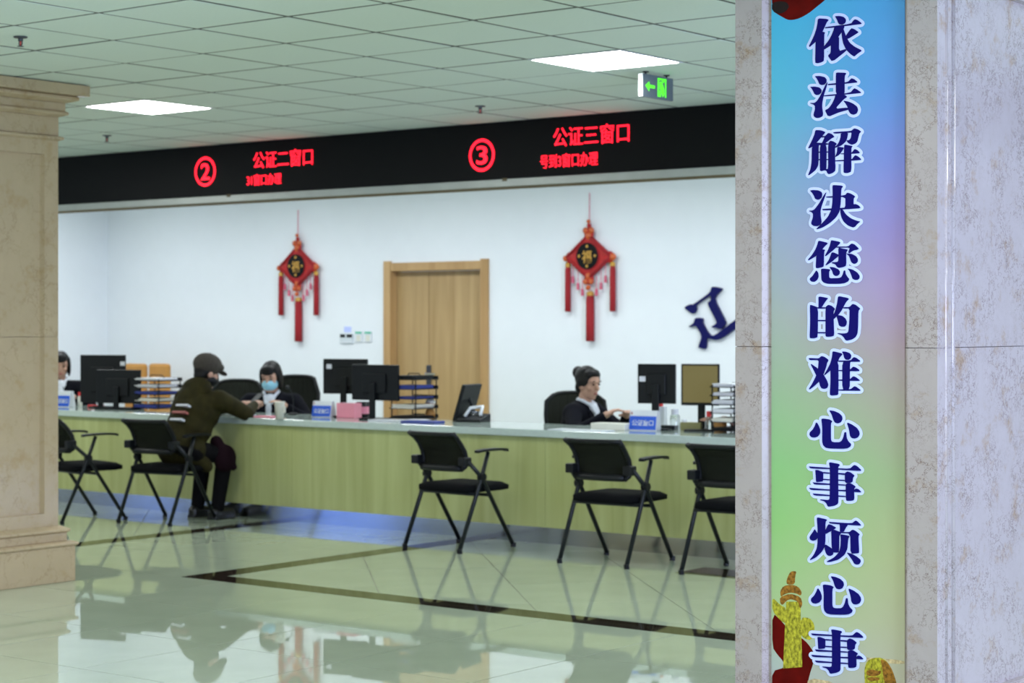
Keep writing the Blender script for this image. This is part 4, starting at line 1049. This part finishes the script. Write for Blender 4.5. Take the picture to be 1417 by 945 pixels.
def name_plate(label, u0, u1, vt, vb, txt, rz=10):
    a = on_top(u0, vb); b = on_top(u1, vb); c = (a+b)/2; wd = (b-a).length*.98
    hz = at_y((u0+u1)/2, vt, c.y).z-TOP
    t = thing('name_plate', label, 'sign', (c.x, c.y, TOP), math.radians(rz), 'blue window name plates')
    w2_ = wd/2
    vs = [(-w2_, -.045), (-.0+w2_, -.045)]
    m = MB().add([(-w2_, -.04, 0), (w2_, -.04, 0), (w2_, .05, 0), (-w2_, .05, 0), (-w2_, -.015, hz), (w2_, -.015, hz), (w2_, .025, hz), (-w2_, .025, hz)],
                 [(0, 1, 2, 3), (4, 7, 6, 5), (0, 4, 5, 1), (1, 5, 6, 2), (2, 6, 7, 3), (3, 7, 4, 0)])
    m.build('acrylic_block', M['white'], t, bevel=.003)
    sl = .025/hz
    f = lambda x, z, d: (x, -.04+sl*z-d, z)
    MB().prism([(-w2_*.97, hz*.05), (w2_*.97, hz*.05), (w2_*.97, hz*.72), (-w2_*.97, hz*.72)], f, .0003, .0022).build('blue_panel', M['blue'], t)
    tx = text_obj('lettering', txt, (-w2_*.78, w2_*.78, hz*.24, hz*.54), .0015, M['white'], t, 0, .01)
    for v in tx.data.vertices: v.co.y += -.0425+sl*v.co.z
    MB().prism([(-w2_*.9, hz*.8), (-w2_*.8, hz*.8), (-w2_*.8, hz*.92), (-w2_*.9, hz*.92)], f, .0003, .0015).build('emblem', M['lip'], t)
    return t
name_plate('blue and white window plate cut by the left column edge', 74, 103, 541, 563, '公证窗口')
name_plate('blue and white window plate beside the pink box', 432, 463.5, 555, 577, '公证窗口')
name_plate('blue and white window plate in front of the bun clerk\'s monitor', 871, 913, 568, 595.5, '公证窗口')

def tray(label, u0, u1, vb, vt, n, y, rz=0, wire=True):
    a = at_y(u0, vb, y); b = at_y(u1, vb, y); c = (a+b)/2; w2_ = (b.x-a.x)/2; H = at_y((u0+u1)/2, vt, y).z-TOP
    t = thing('document_tray', label, 'tray', (c.x, y, TOP), math.radians(rz), 'document trays on the counter')
    tops = []
    for k in range(n):
        z = .012+k*(H-.03)/max(n-1, 1)
        m = MB().box(-w2_, w2_, -.14, .14, z, z+.004)
        for s_ in (-1, 1): m.box(s_*w2_-.003, s_*w2_+.003, -.14, .14, z, z+.009)
        m.box(-w2_, w2_, .136, .14, z, z+.028)
        m.build('tray_shelf', M['black'], t); tops.append(z+.004)
    for sx in (-1, 1):
        for y_ in (-.12, .12): MB().tube((sx*(w2_-.004), y_, 0), (sx*(w2_-.004), y_, H), .005, n=8).build('post', M['black'], t)
    if wire: MB().path([(-w2_*.7, 0, H-.01), (-w2_*.4, 0, H+.03), (w2_*.4, 0, H+.03), (w2_*.7, 0, H-.01)], .004, 6).build('wire_handle', M['black'], t)
    return t, c, w2_, tops
def papers(t, c, w2_, tops, where, cols, rz=0):
    nm = ['lowest', 'second', 'third', 'fourth', 'fifth', 'top']
    for k, z in enumerate(tops):
        h = min(random.uniform(.016, .030), ((tops[1]-tops[0]) if len(tops) > 1 else .05)-.012); m = MB()
        for q in range(4):
            dx = random.uniform(-.006, .006); m.box(-w2_*.86+dx, w2_*.86+dx, -.125+random.uniform(-.012, .004), .11, q*h/4, (q+1)*h/4-.0006)
        o = m.build('paper_stack', M[cols[k % len(cols)]]); o.location = (c.x, c.y, TOP+z+.0005); o.rotation_euler.z = math.radians(rz)
        tag(o, '%s sheaf of documents in the tray %s' % (nm[k] if k < len(tops)-1 else 'topmost', where), 'papers', 'documents in the trays')
T = tray('black document tray stack loaded with paper left of the capped visitor', 199, 235, 562, 524, 5, 11.15); papers(*T, 'left of the capped visitor', ['bluefile', 'offwhite', 'bluefile', 'paper', 'paper'])
T = tray('black document tray stack in front of the double door handle', 556, 590, 572, 522, 5, 11.14); papers(*T, 'before the double door', ['black', 'offwhite', 'bluefile', 'bluefile', 'black'])
T = tray('black document tray stack beside the olive screen at the right column', 998, 1030, 585, 532, 6, 11.15, wire=False); papers(*T, 'beside the olive screen', ['black', 'offwhite', 'paper', 'paper', 'paper', 'paper'])

def bottle(label, u, v, m_body, m_cap, r=.022, h=.11, name='bottle', cat='bottle'):
    c = on_top(u, v); t = thing(name, label, cat, (c.x, c.y, TOP))
    MB().lathe((0, 0, 0), [(r*.95, 0), (r, .01), (r, h*.62), (r*.75, h*.72)], 18).build('body', m_body, t, smooth=True)
    MB().lathe((0, 0, 0), [(r*.72, h*.72), (r*.74, h*.96), (r*.6, h)], 18).build('cap', m_cap, t)
    return t
bottle('small clear glue bottle with red cap beside the left name plate', 110.5, 562, M['offwhite'], M['redcap'], .02, .125)
bottle('small clear glue bottle with red cap below the olive screen', 981, 590, M['glass'], M['redcap'], .023, .135)
bottle('pale pump bottle beside the stand of the bun clerk\'s monitor', 934, 590, M['glass'], M['white'], .034, .145)
bottle('small white lidded jar beside the pump bottle', 947, 589, M['white'], M['white'], .024, .075, 'jar', 'jar')
# white cup
c = on_top(387, 580); t = thing('paper_cup', 'white paper cup standing in front of the masked clerk', 'cup', (c.x, c.y, TOP))
MB().lathe((0, 0, 0), [(.030, 0), (.040, .128), (.042, .132), (.040, .134), (.028, .02)], 20).build('cup_wall', M['offwhite'], t, smooth=True)
MB().box(.036, .06, -.006, .006, .05, .10).build('cup_handle', M['offwhite'], t, bevel=.004)
# pink box
a = on_top(465, 578); b = on_top(489, 579); c = (a+b)/2
t = thing('tissue_box', 'pink box beside the blue window plate', 'box', (c.x, c.y+.05, TOP), math.radians(8))
MB().box(-.085, .085, -.05, .05, 0, .115).build('box_body', M['pinkbox'], t, bevel=.004)
MB().box(-.05, .05, -.02, .02, .115, .117).build('box_slot', M['white'], t)
# pink and white figure box between monitor stand
c = on_top(502, 577); t = thing('pen_holder', 'dark pen pot with a pink picture under the front monitor', 'pot', (c.x, c.y, TOP))
MB().lathe((0, 0, 0), [(.05, 0), (.052, .12), (.047, .12), (.045, .01)], 20).build('pot_wall', M['black'], t, smooth=True)
MB().lathe((0, 0, 0), [(.0525, .03), (.0535, .085)], 20).build('picture_band', M['pinkbox'], t)
# microphone on gooseneck
c = on_top(391, 575); t = thing('microphone', 'thin gooseneck microphone before the masked clerk', 'microphone', (c.x, c.y+.12, TOP))
MB().lathe((0, 0, 0), [(.04, 0), (.036, .015), (.012, .02)], 16).build('base', M['black'], t)
MB().path([(0, 0, .02), (0, .0, .12), (-.005, -.015, .19), (-.012, -.04, .215)], .004, 6).build('gooseneck', M['black'], t)
MB().ell((-.015, -.05, .222), (.015, .02, .015), n=12, m=8).build('foam_head', M['black'], t, smooth=True)
# keyboards and papers
def slab(name, label, cat, u, v, sx, sy, h, m_, rz=0, dy=0):
    c = on_top(u, v); o = MB().box(-sx/2, sx/2, -sy/2, sy/2, 0, h).build(name, m_, bevel=min(.003, h*.3)); o.location = (c.x, c.y+dy, TOP+.0003); o.rotation_euler.z = math.radians(rz)
    return tag(o, label, cat)
slab('paper_pad', 'thick white folded pad under the arm of the bun clerk', 'pad', 841, 595, .27, .14, .045, M['offwhite'], 4, .06)
slab('desk_mat', 'grey blue flat mat on the worktop before the bun clerk', 'mat', 787, 597, .45, .16, .006, M['thermo'], 0, .14)
slab('notice_card', 'small olive card box under the olive screen', 'box', 957, 593.5, .15, .05, .055, M['olivebox'], 12)
slab('brown_box', 'small brown box left of the trays at the right column', 'box', 997, 588, .07, .06, .06, M['tan'], 8)
slab('paper_sheets', 'white sheets lying under the front monitor and trays', 'papers', 537, 582.5, .26, .16, .012, M['paper'], 12)
slab('blue_folder', 'blue and white folder lying left of the tilted screen', 'folder', 585, 585, .30, .14, .014, M['bluefile'], 5)
slab('paper_sheets', 'white sheets lying on top of the blue folder', 'papers', 578, 583.8, .16, .12, .004, M['paper'], 18).location.z += .0145
slab('leaflet', 'pink and white leaflets beside the white cup', 'leaflet', 366, 577.5, .16, .10, .012, M['pinkbox'], 10)
slab('tissue_pack', 'small white packs in front of the visitor\'s hands', 'pack', 344, 577, .12, .05, .016, M['white'], 5)
slab('keyboard', 'black keyboard lying before the left pair of monitors', 'keyboard', 160, 566.5, .40, .12, .018, M['black'], 10, .02)
slab('red_stamp_pad', 'small red stamp pad under the left monitors', 'stamp', 128, 563.5, .07, .05, .022, M['redcap'], 0)
slab('pink_note', 'pink sticky notes under the left monitors', 'notes', 139, 563.2, .06, .05, .016, M['pinkbox'], 0)
slab('mouse', 'black computer mouse beside the right name plate', 'mouse', 925, 594.5, .10, .06, .03, M['black'], 20)
slab('wood_board', 'thin tan board lying in front of the left trays', 'board', 222, 569, .26, .1, .008, M['tan'], 4)
slab('small_tape', 'small white tape roll beside the left trays', 'tape', 192, 562.5, .07, .06, .05, M['offwhite'], 0)
slab('red_stamp', 'red stamp case on top of the right name plate', 'stamp', 902, 590, .04, .03, .02, M['redcap'], 8, .1).location.z = TOP+.152
# the red case rests on a thin riser behind the plate
c = on_top(902, 590); o = MB().box(-.045, .045, -.03, .03, 0, .1515).build('clear_stand', M['white'], bevel=.003); o.location = (c.x, c.y+.1, TOP); o.rotation_euler.z = .14
tag(o, 'white upright stand behind the right name plate', 'stand')
# doll
c = on_top(581, 581); t = thing('figurine', 'small beige round headed figurine beside the trays', 'figurine', (c.x, c.y+.12, TOP))
MB().lathe((0, 0, 0), [(.040, 0), (.042, .03), (.03, .07), (.022, .085)], 16).build('figurine_body', M['tan'], t, smooth=True)
MB().ell((0, 0, .115), (.040, .036, .036)).build('figurine_head', M['skin'], t, smooth=True)
MB().ell((0, .004, .128), (.042, .038, .030)).build('figurine_hat', M['offwhite'], t, smooth=True)
# jar and handset at the door
c = on_top(652, 583); t = thing('glass_jar', 'clear glass jar right of the tilted screen', 'jar', (c.x, c.y+.05, TOP))
MB().lathe((0, 0, 0), [(.034, 0), (.038, .02), (.038, .05), (.028, .06), (.028, .066)], 20).build('jar_wall', M['glass'], t, smooth=True)
MB().lathe((0, 0, 0), [(.030, .066), (.030, .078)], 20).build('jar_lid', M['steel'], t)
c = on_top(655, 581); t = thing('desk_phone', 'black desk phone with white cradle behind the tilted screen', 'phone', (c.x, c.y, TOP), .2)
MB().add([(-.10, -.09, 0), (.10, -.09, 0), (.10, .09, 0), (-.10, .09, 0), (-.10, -.09, .02), (.10, -.09, .02), (.10, .09, .06), (-.10, .09, .06)],
         [(0, 3, 2, 1), (4, 5, 6, 7), (0, 1, 5, 4), (1, 2, 6, 5), (2, 3, 7, 6), (3, 0, 4, 7)]).build('phone_body', M['black'], t, bevel=.005)
MB().path([(-.06, -.02, .04), (-.05, .05, .10), (.05, .05, .11), (.07, -.02, .05)], .012, 8).build('cradle', M['white'], t, smooth=True)
# cable by the olive screen
p0 = at_y(996, 523, 11.17); p1 = at_y(1006, 548, 11.17); p2 = at_y(1008, 582, 11.0)
# tan chairs against the back wall
for k, (u0, u1) in enumerate(((174, 203), (207.5, 235))):
    a = at_y(u0, 514, 13.35); b = at_y(u1, 514, 13.35); c = (a+b)/2; w2_ = (b.x-a.x)/2; zt = at_y((u0+u1)/2, 503, 13.35).z
    t = thing('wooden_chair', ['tan backed wooden chair by the back wall behind the left monitors', 'tan backed wooden chair by the back wall above the left trays'][k], 'chair', (c.x, 13.2, 0), PI, 'tan chairs by the back wall')
    MB().box(-w2_, w2_, -.18, -.12, .52, zt).build('backrest', M['tan'], t, bevel=.03)
    MB().box(-w2_, w2_, -.12, .28, .42, .50).build('seat', M['tan'], t, bevel=.02)
    for sx in (-1, 1):
        MB().box(sx*(w2_-.025)-.02, sx*(w2_-.025)+.02, .22, .26, 0, .42).build('leg', M['dframe'], t)
        MB().box(sx*(w2_-.025)-.02, sx*(w2_-.025)+.02, -.18, -.14, 0, .53).build('leg', M['dframe'], t)
